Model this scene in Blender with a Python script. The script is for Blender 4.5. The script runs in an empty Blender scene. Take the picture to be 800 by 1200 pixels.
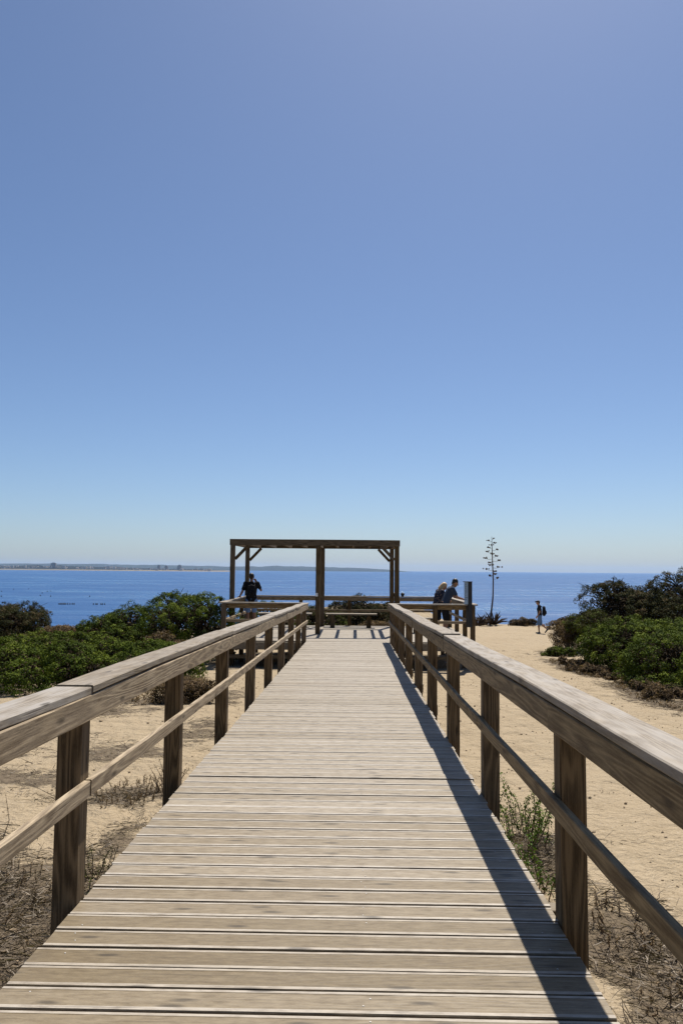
import bpy, bmesh, math, random
import numpy as np
from mathutils import Vector, Matrix, noise as mnoise

random.seed(7)
RNG = np.random.default_rng(11)
scene = bpy.context.scene
COL = scene.collection
R = math.radians
FPX = 933.0                      # focal length in pixels of a 800x1200 frame
CAMH = 1.52                      # eye height above the deck
SLOPE = 0.0188                   # the boardwalk falls gently towards the platform
PLAT_Z = -0.41
PY0, PY1 = 21.8, 28.0            # platform front and rear
PXL, PXR = -3.65, 3.27
SEA_Z = -20.5


def deck_z(y):
    return -SLOPE * y


# ------------------------------------------------------------------ materials
class NT:
    def __init__(self, name):
        self.m = bpy.data.materials.new(name)
        self.m.use_nodes = True
        self.t = self.m.node_tree
        self.t.nodes.clear()
        self.out = self.n('ShaderNodeOutputMaterial')

    def n(self, kind, **kw):
        nd = self.t.nodes.new(kind)
        for k, v in kw.items():
            if k.startswith('i_'):
                key = k[2:]
                key = int(key) if key.isdigit() else key.replace('_', ' ')
                if isinstance(v, bpy.types.NodeSocket):
                    self.t.links.new(v, nd.inputs[key])
                else:
                    nd.inputs[key].default_value = v
            else:
                setattr(nd, k, v)
        return nd

    def link(self, a, b):
        self.t.links.new(a, b)

    def math(self, op, a, b=None, c=None, clamp=False):
        nd = self.t.nodes.new('ShaderNodeMath')
        nd.operation = op
        nd.use_clamp = clamp
        for i, v in enumerate((a, b, c)):
            if v is None:
                continue
            if isinstance(v, bpy.types.NodeSocket):
                self.t.links.new(v, nd.inputs[i])
            else:
                nd.inputs[i].default_value = v
        return nd.outputs[0]

    def mix(self, f, a, b, mode='MIX'):
        nd = self.t.nodes.new('ShaderNodeMix')
        nd.data_type = 'RGBA'
        nd.blend_type = mode
        for k, v in ((0, f), (6, a), (7, b)):
            if isinstance(v, bpy.types.NodeSocket):
                self.t.links.new(v, nd.inputs[k])
            else:
                if k != 0 and len(v) == 3:
                    v = (*v, 1)
                nd.inputs[k].default_value = v
        return nd.outputs[2]

    def noise(self, vec, scale=1.0, detail=3.0, rough=0.55, dist=0.0):
        nd = self.n('ShaderNodeTexNoise')
        nd.inputs['Scale'].default_value = scale
        nd.inputs['Detail'].default_value = detail
        nd.inputs['Roughness'].default_value = rough
        nd.inputs['Distortion'].default_value = dist
        if vec is not None:
            self.link(vec, nd.inputs['Vector'])
        return nd.outputs[0]

    def mapping(self, vec, scale=(1, 1, 1), loc=(0, 0, 0)):
        nd = self.n('ShaderNodeMapping')
        self.link(vec, nd.inputs[0])
        nd.inputs['Scale'].default_value = scale
        nd.inputs['Location'].default_value = loc
        return nd.outputs[0]

    def ramp(self, fac, lo, hi, clamp=True):
        nd = self.n('ShaderNodeMapRange')
        nd.clamp = clamp
        self.link(fac, nd.inputs[0])
        nd.inputs[1].default_value = lo
        nd.inputs[2].default_value = hi
        return nd.outputs[0]

    def bump(self, h, strength=0.5, dist=0.01):
        nd = self.n('ShaderNodeBump')
        nd.inputs['Strength'].default_value = strength
        nd.inputs['Distance'].default_value = dist
        self.link(h, nd.inputs['Height'])
        return nd.outputs[0]

    def principled(self, color, rough=0.7, spec=0.3, normal=None):
        p = self.n('ShaderNodeBsdfPrincipled')
        for key, v in (('Base Color', color), ('Roughness', rough), ('Specular IOR Level', spec)):
            if isinstance(v, bpy.types.NodeSocket):
                self.link(v, p.inputs[key])
            else:
                if key == 'Base Color' and len(v) == 3:
                    v = (*v, 1)
                p.inputs[key].default_value = v
        if normal is not None:
            self.link(normal, p.inputs['Normal'])
        self.link(p.outputs[0], self.out.inputs[0])
        return p


def wood_mat(name, dark, light, grey, grey_amt=0.35, knot=0.6, rough=0.75, spread=0.35, grain=1.0, us=1.0, spec=0.25, cut=(.36, .92)):
    T = NT(name)
    uv = T.n('ShaderNodeUVMap').outputs[0]
    rnd = T.n('ShaderNodeAttribute', attribute_name='rnd').outputs['Fac']
    warp = T.noise(T.mapping(uv, (1.1, 7, 1)), 1, 2)
    cath = T.math('MULTIPLY', T.noise(T.mapping(uv, (0.55, 7.5, 1)), 1, 1.5, 0.45), 15.0)
    cath = T.math('ADD', cath, T.math('MULTIPLY', warp, 1.2))
    cath = T.math('SINE', T.math('MULTIPLY', cath, 6.283))
    cath = T.math('MULTIPLY_ADD', cath, 0.5, 0.5)
    cath = T.math('POWER', cath, 1.6)
    fib = T.noise(T.mapping(uv, (2.6 * us, 190 / us ** .5, 1)), 1, 3, 0.6)
    fib2 = T.noise(T.mapping(uv, (6, 420, 1)), 1, 2, 0.6)
    blotch = T.noise(T.mapping(uv, (1.4 * us, 5 * us, 1), (3.1, 7.7, 0)), 1, 4, 0.6)
    f = T.math('MULTIPLY', fib, 0.55)
    speck = T.noise(T.mapping(uv, (34 * us ** .5, 420, 1), (5, 1, 0)), 1, 3, 0.7)
    f = T.math('ADD', f, T.math('MULTIPLY_ADD', speck, 0.42, -0.21))
    f = T.math('MULTIPLY_ADD', cath, 0.30 * grain, f)
    f = T.math('MULTIPLY_ADD', blotch, 0.42, f)
    f = T.ramp(f, cut[0], cut[1])
    col = T.mix(f, dark, light)
    g = T.math('MULTIPLY', T.ramp(blotch, 0.38, 0.68), grey_amt * 2)
    g = T.math('MULTIPLY', g, T.ramp(rnd, -0.3, 0.9))
    col = T.mix(T.math('MINIMUM', g, 1.0), col, grey)
    # fine dark checks along the grain
    chk = T.ramp(T.noise(T.mapping(uv, (1.7, 110, 1), (9, 2, 0)), 1, 2, 0.5), 0.63, 0.72)
    col = T.mix(T.math('MULTIPLY', chk, 0.55), col, tuple(c * 0.55 for c in dark))
    # knots
    vo = T.n('ShaderNodeTexVoronoi')
    vo.voronoi_dimensions = '2D'
    vo.inputs['Scale'].default_value = 1
    T.link(T.mapping(uv, (2.2, 8.5, 1)), vo.inputs['Vector'])
    sep = T.n('ShaderNodeSeparateColor')
    T.link(vo.outputs['Color'], sep.inputs[0])
    pres = T.math('GREATER_THAN', sep.outputs[0], 1 - knot * 0.32)
    kn = T.math('MULTIPLY_ADD', T.noise(T.mapping(uv, (14, 60, 1)), 1, 3, 0.6), -0.10, vo.outputs['Distance'])
    kd = T.ramp(kn, 0.095, 0.0)
    kd = T.math('MULTIPLY', T.math('MULTIPLY', kd, pres), 0.75)
    col = T.mix(kd, col, tuple(c * 0.4 for c in dark))
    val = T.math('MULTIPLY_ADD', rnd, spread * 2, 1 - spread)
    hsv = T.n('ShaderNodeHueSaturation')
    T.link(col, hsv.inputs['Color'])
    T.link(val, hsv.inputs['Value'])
    T.link(T.math('MULTIPLY_ADD', rnd, -0.35, 1.15), hsv.inputs['Saturation'])
    h = T.math('MULTIPLY_ADD', cath, 0.45, fib)
    h = T.math('MULTIPLY_ADD', fib2, 0.4, h)
    h = T.math('MULTIPLY_ADD', chk, -0.9, h)
    nrm = T.bump(h, 0.55, 0.0022)
    T.principled(hsv.outputs[0], rough, spec, nrm)
    return T.m


def plain_mat(name, col, rough=0.7, spec=0.3, var=0.25, scale=8, bump=0.0, metallic=0):
    T = NT(name)
    tc = T.n('ShaderNodeTexCoord').outputs['Object']
    n = T.noise(tc, scale, 4)
    c = T.mix(n, tuple(x * (1 - var) for x in col), tuple(min(1, x * (1 + var)) for x in col))
    nrm = T.bump(n, bump, 0.02) if bump else None
    p = T.principled(c, rough, spec, nrm)
    p.inputs['Metallic'].default_value = metallic
    return T.m


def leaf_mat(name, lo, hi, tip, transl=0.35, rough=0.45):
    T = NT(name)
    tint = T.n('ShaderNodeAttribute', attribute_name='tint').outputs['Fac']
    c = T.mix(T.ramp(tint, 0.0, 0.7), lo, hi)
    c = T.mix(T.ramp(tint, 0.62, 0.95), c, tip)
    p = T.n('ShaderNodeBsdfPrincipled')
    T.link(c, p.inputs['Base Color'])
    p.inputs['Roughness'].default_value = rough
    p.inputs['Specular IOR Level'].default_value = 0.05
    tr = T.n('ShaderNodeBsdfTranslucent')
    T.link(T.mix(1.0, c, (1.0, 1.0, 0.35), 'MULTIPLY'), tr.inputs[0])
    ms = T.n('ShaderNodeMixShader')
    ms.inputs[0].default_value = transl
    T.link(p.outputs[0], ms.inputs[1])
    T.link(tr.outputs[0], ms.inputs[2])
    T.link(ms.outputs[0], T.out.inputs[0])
    return T.m


M = {}
M['deck'] = wood_mat('deck_wood', (0.106, 0.077, 0.044), (0.325, 0.256, 0.160), (0.265, 0.222, 0.162), 0.25, 1.5, 0.55, 0.28, 0.10, 7.0, 0.3, (.26, .98))
M['rail'] = wood_mat('rail_wood', (0.125, 0.083, 0.041), (0.365, 0.272, 0.152), (0.27, 0.22, 0.16), 0.09, 0.9, 0.72, 0.26, 0.7, 2.6, 0.25, (.40, .84))
M['cap'] = wood_mat('cap_wood', (0.112, 0.082, 0.049), (0.290, 0.233, 0.160), (0.262, 0.232, 0.198), 0.45, 0.8, 0.62, 0.14, 0.75, 2.4, 0.3, (.34, .88))
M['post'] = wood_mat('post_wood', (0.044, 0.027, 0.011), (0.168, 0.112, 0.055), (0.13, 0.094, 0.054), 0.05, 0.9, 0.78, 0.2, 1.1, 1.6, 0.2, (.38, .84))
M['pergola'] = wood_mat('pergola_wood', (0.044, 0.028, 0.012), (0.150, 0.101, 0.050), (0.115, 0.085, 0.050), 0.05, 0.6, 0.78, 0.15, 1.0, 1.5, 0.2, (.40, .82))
M['screw'] = plain_mat('screw_steel', (0.40, 0.38, 0.35), 0.6, 0.4, 0.1, 8, 0, 0.3)
M['black'] = plain_mat('black_paint', (0.02, 0.02, 0.022), 0.5, 0.4, 0.2)
M['skin'] = plain_mat('skin', (0.30, 0.165, 0.105), 0.5, 0.3, 0.08)
M['hair_dark'] = plain_mat('dark_hair', (0.015, 0.011, 0.009), 0.5, 0.3, 0.3, 60)
M['hair_blond'] = plain_mat('blond_hair', (0.50, 0.34, 0.17), 0.5, 0.3, 0.3, 60)
M['cloth_black'] = plain_mat('black_cloth', (0.014, 0.014, 0.016), 0.9, 0.1, 0.3, 20)
M['cloth_grey'] = plain_mat('grey_blue_cloth', (0.040, 0.055, 0.085), 0.9, 0.1, 0.15, 20)
M['cloth_denim'] = plain_mat('denim_cloth', (0.10, 0.17, 0.30), 0.9, 0.1, 0.25, 30)
M['cloth_blue'] = plain_mat('pale_blue_cloth', (0.16, 0.26, 0.46), 0.9, 0.1, 0.2, 30)
M['shoe'] = plain_mat('dark_shoe', (0.03, 0.035, 0.045), 0.7, 0.3, 0.3, 20)


def pattern_cloth():
    T = NT('patterned_cloth')
    tc = T.n('ShaderNodeTexCoord').outputs['Object']
    vo = T.n('ShaderNodeTexVoronoi')
    vo.inputs['Scale'].default_value = 22
    T.link(tc, vo.inputs['Vector'])
    f = T.ramp(vo.outputs['Distance'], 0.3, 0.4)
    T.principled(T.mix(f, (0.20, 0.15, 0.12), (0.018, 0.023, 0.045)), 0.9, 0.1)
    return T.m


M['cloth_pattern'] = pattern_cloth()
M['leaf_green'] = leaf_mat('mastic_leaf', (0.010, 0.017, 0.003), (0.072, 0.104, 0.011), (0.185, 0.22, 0.028), 0.10, 0.75)
M['leaf_dark'] = leaf_mat('dark_bush_leaf', (0.012, 0.014, 0.006), (0.045, 0.048, 0.017), (0.13, 0.088, 0.045), 0.1, 0.8)
M['leaf_dry'] = leaf_mat('dry_bush_leaf', (0.055, 0.036, 0.020), (0.17, 0.115, 0.065), (0.30, 0.215, 0.13), 0.2, 0.8)
M['leaf_mixed'] = leaf_mat('mixed_bush_leaf', (0.016, 0.018, 0.006), (0.062, 0.060, 0.018), (0.11, 0.155, 0.020), 0.12, 0.8)
M['leaf_dead_shade'] = leaf_mat('dead_leaf_shade', (0.012, 0.009, 0.005), (0.040, 0.029, 0.015), (0.085, 0.062, 0.036), 0.03, 0.9)
M['litter'] = leaf_mat('plant_litter', (0.050, 0.038, 0.027), (0.165, 0.132, 0.098), (0.36, 0.31, 0.25), 0.1, 0.9)
M['leaf_fresh'] = leaf_mat('fresh_leaf', (0.035, 0.050, 0.012), (0.075, 0.13, 0.02), (0.11, 0.19, 0.03), 0.35)
M['stem'] = plain_mat('dark_twig', (0.055, 0.038, 0.024), 0.9, 0.1, 0.4, 10)
M['stem_dry'] = plain_mat('dry_twig', (0.19, 0.135, 0.085), 0.9, 0.1, 0.4, 10)
M['agave'] = plain_mat('agave_wood', (0.075, 0.055, 0.040), 0.9, 0.1, 0.3, 4)
M['pod'] = plain_mat('agave_pod', (0.055, 0.036, 0.021), 0.9, 0.1, 0.4, 4)


# ------------------------------------------------------------------ mesh builder
class MB:
    def __init__(self):
        self.v, self.f, self.uv, self.rnd = [], [], [], []

    def face(self, idx, uvs, rnd):
        self.f.append(idx)
        self.uv.extend(uvs)
        self.rnd.append(rnd)

    def prism(self, p0, p1, section, side, up, rnd=None, segs=1, wob=0.0, caps=True, offs=None, tone=None):
        """extrude a section [(a,b)...] (a along side, b along up) from p0 to p1; grain runs along it"""
        if rnd is None:
            rnd = random.random()
        p0, p1, side, up = Vector(p0), Vector(p1), Vector(side), Vector(up)
        d = p1 - p0
        L = d.length
        n = len(section)
        base = len(self.v)
        u0 = random.uniform(0, 60)
        v0 = random.uniform(0, 60)
        per = [0]
        for i in range(n):
            a, b = section[i], section[(i + 1) % n]
            per.append(per[-1] + math.hypot(b[0] - a[0], b[1] - a[1]))
        ph = random.uniform(0, 100)
        for s in range(segs + 1):
            t = s / segs
            c = p0 + d * t
            if wob:
                c = c + side * (mnoise.noise(Vector((ph, t * L * 0.5, 0))) * wob) + up * (mnoise.noise(Vector((ph, t * L * 0.5, 9))) * wob)
            for i, (a, b) in enumerate(section):
                if offs:
                    a += offs * mnoise.noise(Vector((ph + i * 3.7, t * L * 9, 4)))
                    b += offs * mnoise.noise(Vector((ph + i * 3.7, t * L * 9, 14)))
                self.v.append(c + side * a + up * b)
        for s in range(segs):
            for i in range(n):
                j = (i + 1) % n
                a0 = base + s * n
                a1 = a0 + n
                ua, ub = u0 + L * s / segs, u0 + L * (s + 1) / segs
                self.face([a0 + i, a0 + j, a1 + j, a1 + i],
                          [(ua, v0 + per[i]), (ua, v0 + per[i + 1]), (ub, v0 + per[i + 1]), (ub, v0 + per[i])], rnd if not tone or i not in tone else rnd * .5 + tone[i])
        if caps:
            e = base + segs * n
            self.face([base + i for i in range(n)][::-1], [(u0 + section[i][0] * .3, v0 + section[i][1]) for i in range(n)][::-1], rnd * 0.6)
            self.face([e + i for i in range(n)], [(u0 + section[i][0] * .3, v0 + section[i][1]) for i in range(n)], rnd * 0.6)

    def board(self, p0, p1, w, t, side, up, ch=0.004, rnd=None, segs=1, wob=0.0, offs=None):
        """a board w wide (along side) and t thick (along up), chamfered, centred on p0-p1"""
        a, b = w / 2, t / 2
        sec = [(-a + ch, -b), (a - ch, -b), (a, -b + ch), (a, b - ch), (a - ch, b), (-a + ch, b), (-a, b - ch), (-a, -b + ch)]
        self.prism(p0, p1, sec, side, up, rnd, segs, wob, True, offs)

    def beam(self, p0, p1, w, t, up=(0, 0, 1), **kw):
        d = (Vector(p1) - Vector(p0)).normalized()
        up = Vector(up)
        side = d.cross(up)
        if side.length < 1e-4:
            side = Vector((1, 0, 0))
        side.normalize()
        up2 = side.cross(d).normalized()
        self.board(p0, p1, w, t, side, up2, **kw)

    def tube(self, pts, radii, n=6, rnd=0.5):
        pts = [Vector(p) for p in pts]
        base = len(self.v)
        for k, p in enumerate(pts):
            d = (pts[min(k + 1, len(pts) - 1)] - pts[max(k - 1, 0)]).normalized()
            s = d.cross(Vector((0.3, 0.9, 0.2)))
            s.normalize()
            u = s.cross(d)
            for i in range(n):
                a = 2 * math.pi * i / n
                self.v.append(p + (s * math.cos(a) + u * math.sin(a)) * radii[k])
        for k in range(len(pts) - 1):
            for i in range(n):
                j = (i + 1) % n
                a0 = base + k * n
                self.face([a0 + i, a0 + j, a0 + n + j, a0 + n + i], [(k, i / n)] * 4, rnd)
        self.face([base + i for i in range(n)][::-1], [(0, 0)] * n, rnd)
        e = base + (len(pts) - 1) * n
        self.face([e + i for i in range(n)], [(0, 0)] * n, rnd)

    def lathe(self, profile, c, n=10, axis=None, rnd=0.5):
        base = len(self.v)
        c = Vector(c)
        for r, z in profile:
            for i in range(n):
                a = 2 * math.pi * i / n
                self.v.append(c + Vector((r * math.cos(a), r * math.sin(a), z)))
        for k in range(len(profile) - 1):
            for i in range(n):
                j = (i + 1) % n
                a0 = base + k * n
                self.face([a0 + i, a0 + j, a0 + n + j, a0 + n + i], [(k, i / n)] * 4, rnd)
        self.face([base + i for i in range(n)][::-1], [(0, 0)] * n, rnd)
        e = base + (len(profile) - 1) * n
        self.face([e + i for i in range(n)], [(0, 0)] * n, rnd)

    def build(self, name, mat, parent=None, smooth=False, origin=None):
        me = bpy.data.meshes.new(name)
        me.from_pydata([tuple(v) for v in self.v], [], self.f)
        uvl = me.uv_layers.new(name='UVMap')
        uvl.data.foreach_set('uv', np.array(self.uv, dtype=np.float32).ravel())
        at = me.attributes.new('rnd', 'FLOAT', 'FACE')
        at.data.foreach_set('value', np.array(self.rnd, dtype=np.float32))
        if smooth:
            me.polygons.foreach_set('use_smooth', [True] * len(me.polygons))
        me.materials.append(mat)
        o = bpy.data.objects.new(name, me)
        COL.objects.link(o)
        if parent is not None:
            put_under(o, parent)
        return o


def put_under(o, parent):
    """parent keeps the world placement (parents are only moved and turned about z, never scaled)"""
    o.parent = parent
    o.matrix_parent_inverse = parent.matrix_basis.inverted() if parent.parent is None else Matrix.Identity(4)


def tag(o, label=None, cat=None, group=None, kind=None):
    if label:
        o['label'] = label
    if cat:
        o['category'] = cat
    if group:
        o['group'] = group
    if kind:
        o['kind'] = kind
    return o


def thing(name, label, cat, loc=(0, 0, 0), group=None):
    o = bpy.data.objects.new(name, None)
    o.empty_display_size = 0.2
    o.location = loc
    COL.objects.link(o)
    return tag(o, label, cat, group)


def np_mesh(name, verts, faces4, mat, attrs=None, parent=None, smooth=False):
    """fast quad mesh from arrays"""
    me = bpy.data.meshes.new(name)
    nv, nf = len(verts), len(faces4)
    me.vertices.add(nv)
    me.vertices.foreach_set('co', np.ascontiguousarray(verts, dtype=np.float32).ravel())
    me.loops.add(nf * 4)
    me.loops.foreach_set('vertex_index', np.ascontiguousarray(faces4, dtype=np.int32).ravel())
    me.polygons.add(nf)
    me.polygons.foreach_set('loop_start', np.arange(0, nf * 4, 4, dtype=np.int32))
    me.polygons.foreach_set('loop_total', np.full(nf, 4, dtype=np.int32))
    if smooth:
        me.polygons.foreach_set('use_smooth', np.ones(nf, dtype=bool))
    me.update(calc_edges=True)
    me.validate()
    for k, (dom, arr) in (attrs or {}).items():
        a = me.attributes.new(k, 'FLOAT', dom)
        a.data.foreach_set('value', np.ascontiguousarray(arr, dtype=np.float32))
    me.materials.append(mat)
    o = bpy.data.objects.new(name, me)
    COL.objects.link(o)
    if parent is not None:
        put_under(o, parent)
    return o


# ------------------------------------------------------------------ ground
def smoothstep(a, b, x):
    t = np.clip((x - a) / (b - a), 0, 1)
    return t * t * (3 - 2 * t)


def cliff_edge(x):
    e = 60.0 + 1.2 * np.sin(x * 0.35) + 0.8 * np.sin(x * 0.83 + 1)
    e = e - 15.0 * smoothstep(-4.0, -12.0, x) - 6 * smoothstep(-16, -30, x)
    return e + 4 * smoothstep(14, 30, x)


def ground_z(x, y):
    x = np.asarray(x, dtype=float)
    y = np.asarray(y, dtype=float)
    yy = np.minimum(y, 64)
    z = -0.43 - 0.033 * yy
    z = z + 1.55 * np.exp(-((x - 0.8) / 4.3) ** 4 - ((y - 43.5) / 7.0) ** 2)
    z = z + 0.05 * np.sin(x * 0.9 + y * 0.35) * np.sin(y * 0.5 + 1.3)
    z = z + 0.012 * np.sin(x * 3.1 + y * 1.7) + 0.012 * np.sin(y * 2.9 - x * 1.9)
    # banked a little against the edges of the walk further out
    return z


def gz(x, y):
    return float(ground_z(x, y))


def litter_amount(x, y):
    """where plant litter lies on the sand"""
    a = np.zeros_like(x)
    for cx, cy, sx, sy, k in ((-2.1, 4.7, .75, 1.4, 1.1), (-3.0, 5.6, .9, .9, 1.0), (-2.2, 8.0, .55, .55, .75), (-3.0, 10.0, .9, .8, .72), (-3.5, 8.6, .8, .6, .75),
                              (-1.9, 6.6, .35, .7, .6), (-2.2, 11.5, .5, 1.6, .66), (-4.7, 13.2, 1.6, .9, .9), (-3.4, 14.5, 1.0, .7, .9), (-4.6, 10.0, 1.0, .6, .66), (-5.5, 11.5, 1.0, .6, .7), (-2.4, 15.5, .6, 1.8, .6),
                              (1.62, 4.45, .36, .95, 1.1), (1.75, 3.6, .45, .8, 1.0), (1.4, 6.2, .28, 1.2, .75), (2.6, 8.4, .5, .12, .3), (6.1, 22.5, .55, 4.0, .95), (5.9, 16.5, .6, 2.8, .95), (6.9, 28.5, .5, 2.0, .8)):
        a = np.maximum(a, k * np.exp(-((x - cx) / sx) ** 2 - ((y - cy) / sy) ** 2))
    return a


def build_ground():
    xs = np.unique(np.concatenate([np.arange(-90, -14, 2.0), np.arange(-14, -6, 0.4), np.arange(-6, 6, 0.12), np.arange(6, 16, 0.4), np.arange(16, 91, 2.0)]).round(3))
    ts = np.concatenate([np.linspace(0, 0.35, 190), np.linspace(0.35, 1, 90)[1:]])
    nx = len(xs)
    edge = cliff_edge(xs)
    rows = []
    for t in ts:
        y = -9 + (edge + 9) * t
        z = ground_z(xs, y)
        rows.append(np.stack([xs, y, z], 1))
    base = rows[-1]
    for k, (dy, dz) in enumerate(((0.5, -.3), (1.0, -1.2), (1.8, -3.2), (2.6, -6), (3.6, -9), (4.4, -12), (5.4, -15), (6.2, -17.5), (7.5, -19.4))):
        r = base.copy()
        j = np.array([mnoise.noise(Vector((x * .3, k * 1.3, 2))) for x in xs])
        r[:, 1] += dy + j * (0.5 + .25 * k)
        r[:, 2] += dz + j * .4
        rows.append(r)
    V = np.concatenate(rows, 0)
    near = (V[:, 1] < 22) & (np.abs(V[:, 0]) < 14)
    rough = np.array([mnoise.noise(Vector((v[0] * 4, v[1] * 4, 1))) * .010 + mnoise.noise(Vector((v[0] * 1.3, v[1] * 1.3, 5))) * .02 for v in V])
    V[:, 2] += rough * np.where(near, 1, 1.4)
    ny = len(rows)
    i, j = np.meshgrid(np.arange(nx - 1), np.arange(ny - 1))
    a = (j * nx + i).ravel()
    F = np.stack([a, a + 1, a + nx + 1, a + nx], 1)
    lit = litter_amount(V[:, 0], V[:, 1])
    T = NT('sand')
    tc = T.n('ShaderNodeTexCoord').outputs['Object']
    at = T.n('ShaderNodeAttribute', attribute_name='litter').outputs['Fac']
    big = T.noise(tc, 0.35, 4)
    mid = T.noise(tc, 2.2, 5, 0.6)
    fine = T.noise(tc, 26, 4, 0.7)
    col = T.mix(big, (0.285, 0.219, 0.139), (0.360, 0.286, 0.190))
    col = T.mix(T.ramp(mid, 0.35, 0.75), col, (0.325, 0.258, 0.173))
    col = T.mix(T.math('MULTIPLY', T.ramp(fine, 0.56, 0.70), 0.6), col, (0.135, 0.098, 0.058))
    col = T.mix(T.math('MULTIPLY', T.ramp(T.noise(tc, 34, 2, 0.6), 0.62, 0.70), 0.5), col, (0.40, 0.345, 0.27))
    # crusted trodden streaks
    st = T.noise(T.mapping(tc, (3.0, 1.2, 1)), 1.6, 5, 0.65, 0.8)
    col = T.mix(T.math('MULTIPLY', T.ramp(st, 0.60, 0.68), 0.30), col, (0.16, 0.118, 0.072))
    # litter patches
    pn = T.noise(tc, 3.4, 6, 0.72)
    pm = T.math('ADD', T.math('MULTIPLY', at, 0.62), T.math('MULTIPLY', pn, 1.1))
    mask = T.ramp(pm, 0.84, 0.95)
    lcol = T.mix(T.noise(tc, 45, 5, 0.8), (0.040, 0.029, 0.020), (0.20, 0.155, 0.105))
    col = T.mix(T.math('MULTIPLY', mask, 0.9), col, lcol)
    geo = T.n('ShaderNodeNewGeometry')
    sep = T.n('ShaderNodeSeparateXYZ')
    T.link(geo.outputs['True Normal'], sep.inputs[0])
    rock = T.ramp(sep.outputs[2], 0.75, 0.55)
    rcol = T.mix(T.noise(T.mapping(tc, (.3, .3, 1.5)), 1.2, 5), (0.40, 0.24, 0.12), (0.55, 0.40, 0.24))
    col = T.mix(rock, col, rcol)
    h = T.math('MULTIPLY_ADD', fine, 0.35, mid)
    h = T.math('MULTIPLY_ADD', T.noise(tc, 9, 4, 0.6), 0.8, h)
    dn = T.n('ShaderNodeTexVoronoi')
    dn.feature = 'SMOOTH_F1'
    dn.inputs['Scale'].default_value = 3.3
    T.link(T.mapping(tc, (1, .7, 1)), dn.inputs['Vector'])
    h = T.math('MULTIPLY_ADD', T.ramp(dn.outputs['Distance'], 0.05, 0.45), 0.8, h)
    h = T.math('MULTIPLY_ADD', mask, 0.35, h)
    T.principled(col, 0.95, 0.1, T.bump(h, 1.0, 0.08))
    o = np_mesh('ground', V, F, T.m, {'litter': ('POINT', lit)}, smooth=True)
    tag(o, kind='structure')


build_ground()


# ------------------------------------------------------------------ sea
def build_sea():
    ys = np.concatenate([np.arange(-200, 400, 40), np.geomspace(400, 26000, 40)])
    xs = np.concatenate([-np.geomspace(200, 22000, 24)[::-1], np.linspace(-160, 160, 9), np.geomspace(200, 22000, 24)])
    X, Y = np.meshgrid(xs, ys)
    V = np.stack([X.ravel(), Y.ravel(), np.full(X.size, SEA_Z)], 1)
    nx, ny = len(xs), len(ys)
    i, j = np.meshgrid(np.arange(nx - 1), np.arange(ny - 1))
    a = (j * nx + i).ravel()
    F = np.stack([a, a + 1, a + nx + 1, a + nx], 1)
    T = NT('sea_water')
    tc = T.n('ShaderNodeTexCoord').outputs['Object']
    w1 = T.noise(T.mapping(tc, (0.05, 0.12, 1)), 1, 6, 0.62, 0.4)
    w2 = T.noise(T.mapping(tc, (0.5, 0.9, 1)), 1, 4, 0.6)
    w3 = T.noise(T.mapping(tc, (0.0045, 0.013, 1)), 1, 5, 0.6, 0.6)
    h = T.math('MULTIPLY_ADD', w2, 0.25, w1)
    nrm = T.bump(h, 0.9, 3.0)
    slick = T.ramp(w3, 0.50, 0.66)
    rough = T.math('MULTIPLY_ADD', slick, -0.20, 0.42)
    w4 = T.ramp(T.noise(T.mapping(tc, (0.016, 0.07, 1)), 1, 5, 0.65, 0.5), 0.50, 0.68)
    rough = T.math('MULTIPLY_ADD', w4, -0.10, rough)
    p = T.principled(T.mix(slick, (0.013, 0.068, 0.190), (0.024, 0.095, 0.225)), rough, T.math('MULTIPLY_ADD', w4, 0.35, 0.22), nrm)
    p.inputs['IOR'].default_value = 1.33
    tag(np_mesh('sea', V, F, T.m), kind='structure')


build_sea()


def hor(px):
    return 664.6 + 0.0085 * px


def at_px(px, d):
    """x of a point seen at column px at distance d along the walk"""
    return (px - 416.0) * d / FPX


# ------------------------------------------------------------------ far coast
def ridge(name, y0, depth, prof, mat, step, jag, seed, base=SEA_Z):
    """prof: list of (px, height) ; a solid strip of land with a rounded section"""
    px = np.arange(prof[0][0], prof[-1][0] + .01, step)
    hh = np.interp(px, [p[0] for p in prof], [p[1] for p in prof])
    js = np.array([mnoise.fractal(Vector((p * .06, seed, 0)), 1.0, 2.0, 5) for p in px])
    hh = np.maximum(hh * (1 + jag * js), 0.3)
    rows = []
    for t, k in ((0, -0.05), (0.04, .25), (0.15, .6), (0.35, .9), (0.6, 1.0), (0.85, .8), (1.0, 0.0)):
        y = y0 + depth * t
        j2 = np.array([mnoise.fractal(Vector((p * .11, seed + 3, t * 3)), 1.0, 2.0, 4) for p in px])
        rows.append(np.stack([(px - 416) * y0 / FPX, np.full(len(px), y), base + hh * k * (1 + .3 * jag * j2) - (1.0 if k < 0 else 0)], 1))
    V = np.concatenate(rows, 0)
    nx, ny = len(px), len(rows)
    i, j = np.meshgrid(np.arange(nx - 1), np.arange(ny - 1))
    a = (j * nx + i).ravel()
    F = np.stack([a, a + 1, a + nx + 1, a + nx], 1)
    return tag(np_mesh(name, V, F, mat, smooth=False), kind='structure')


COAST_Y = 6500.0


def coast_mat():
    T = NT('coast_land')
    tc = T.n('ShaderNodeTexCoord').outputs['Object']
    sep = T.n('ShaderNodeSeparateXYZ')
    T.link(tc, sep.inputs[0])
    n = T.noise(tc, 0.012, 5)
    sand = T.ramp(sep.outputs[2], SEA_Z + 10, SEA_Z + 6)
    veg = T.mix(T.ramp(n, .4, .65), (0.007, 0.011, 0.012), (0.026, 0.028, 0.026))
    T.principled(T.mix(sand, veg, (0.22, 0.175, 0.12)), 0.95, 0.05)
    return T.m


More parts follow.
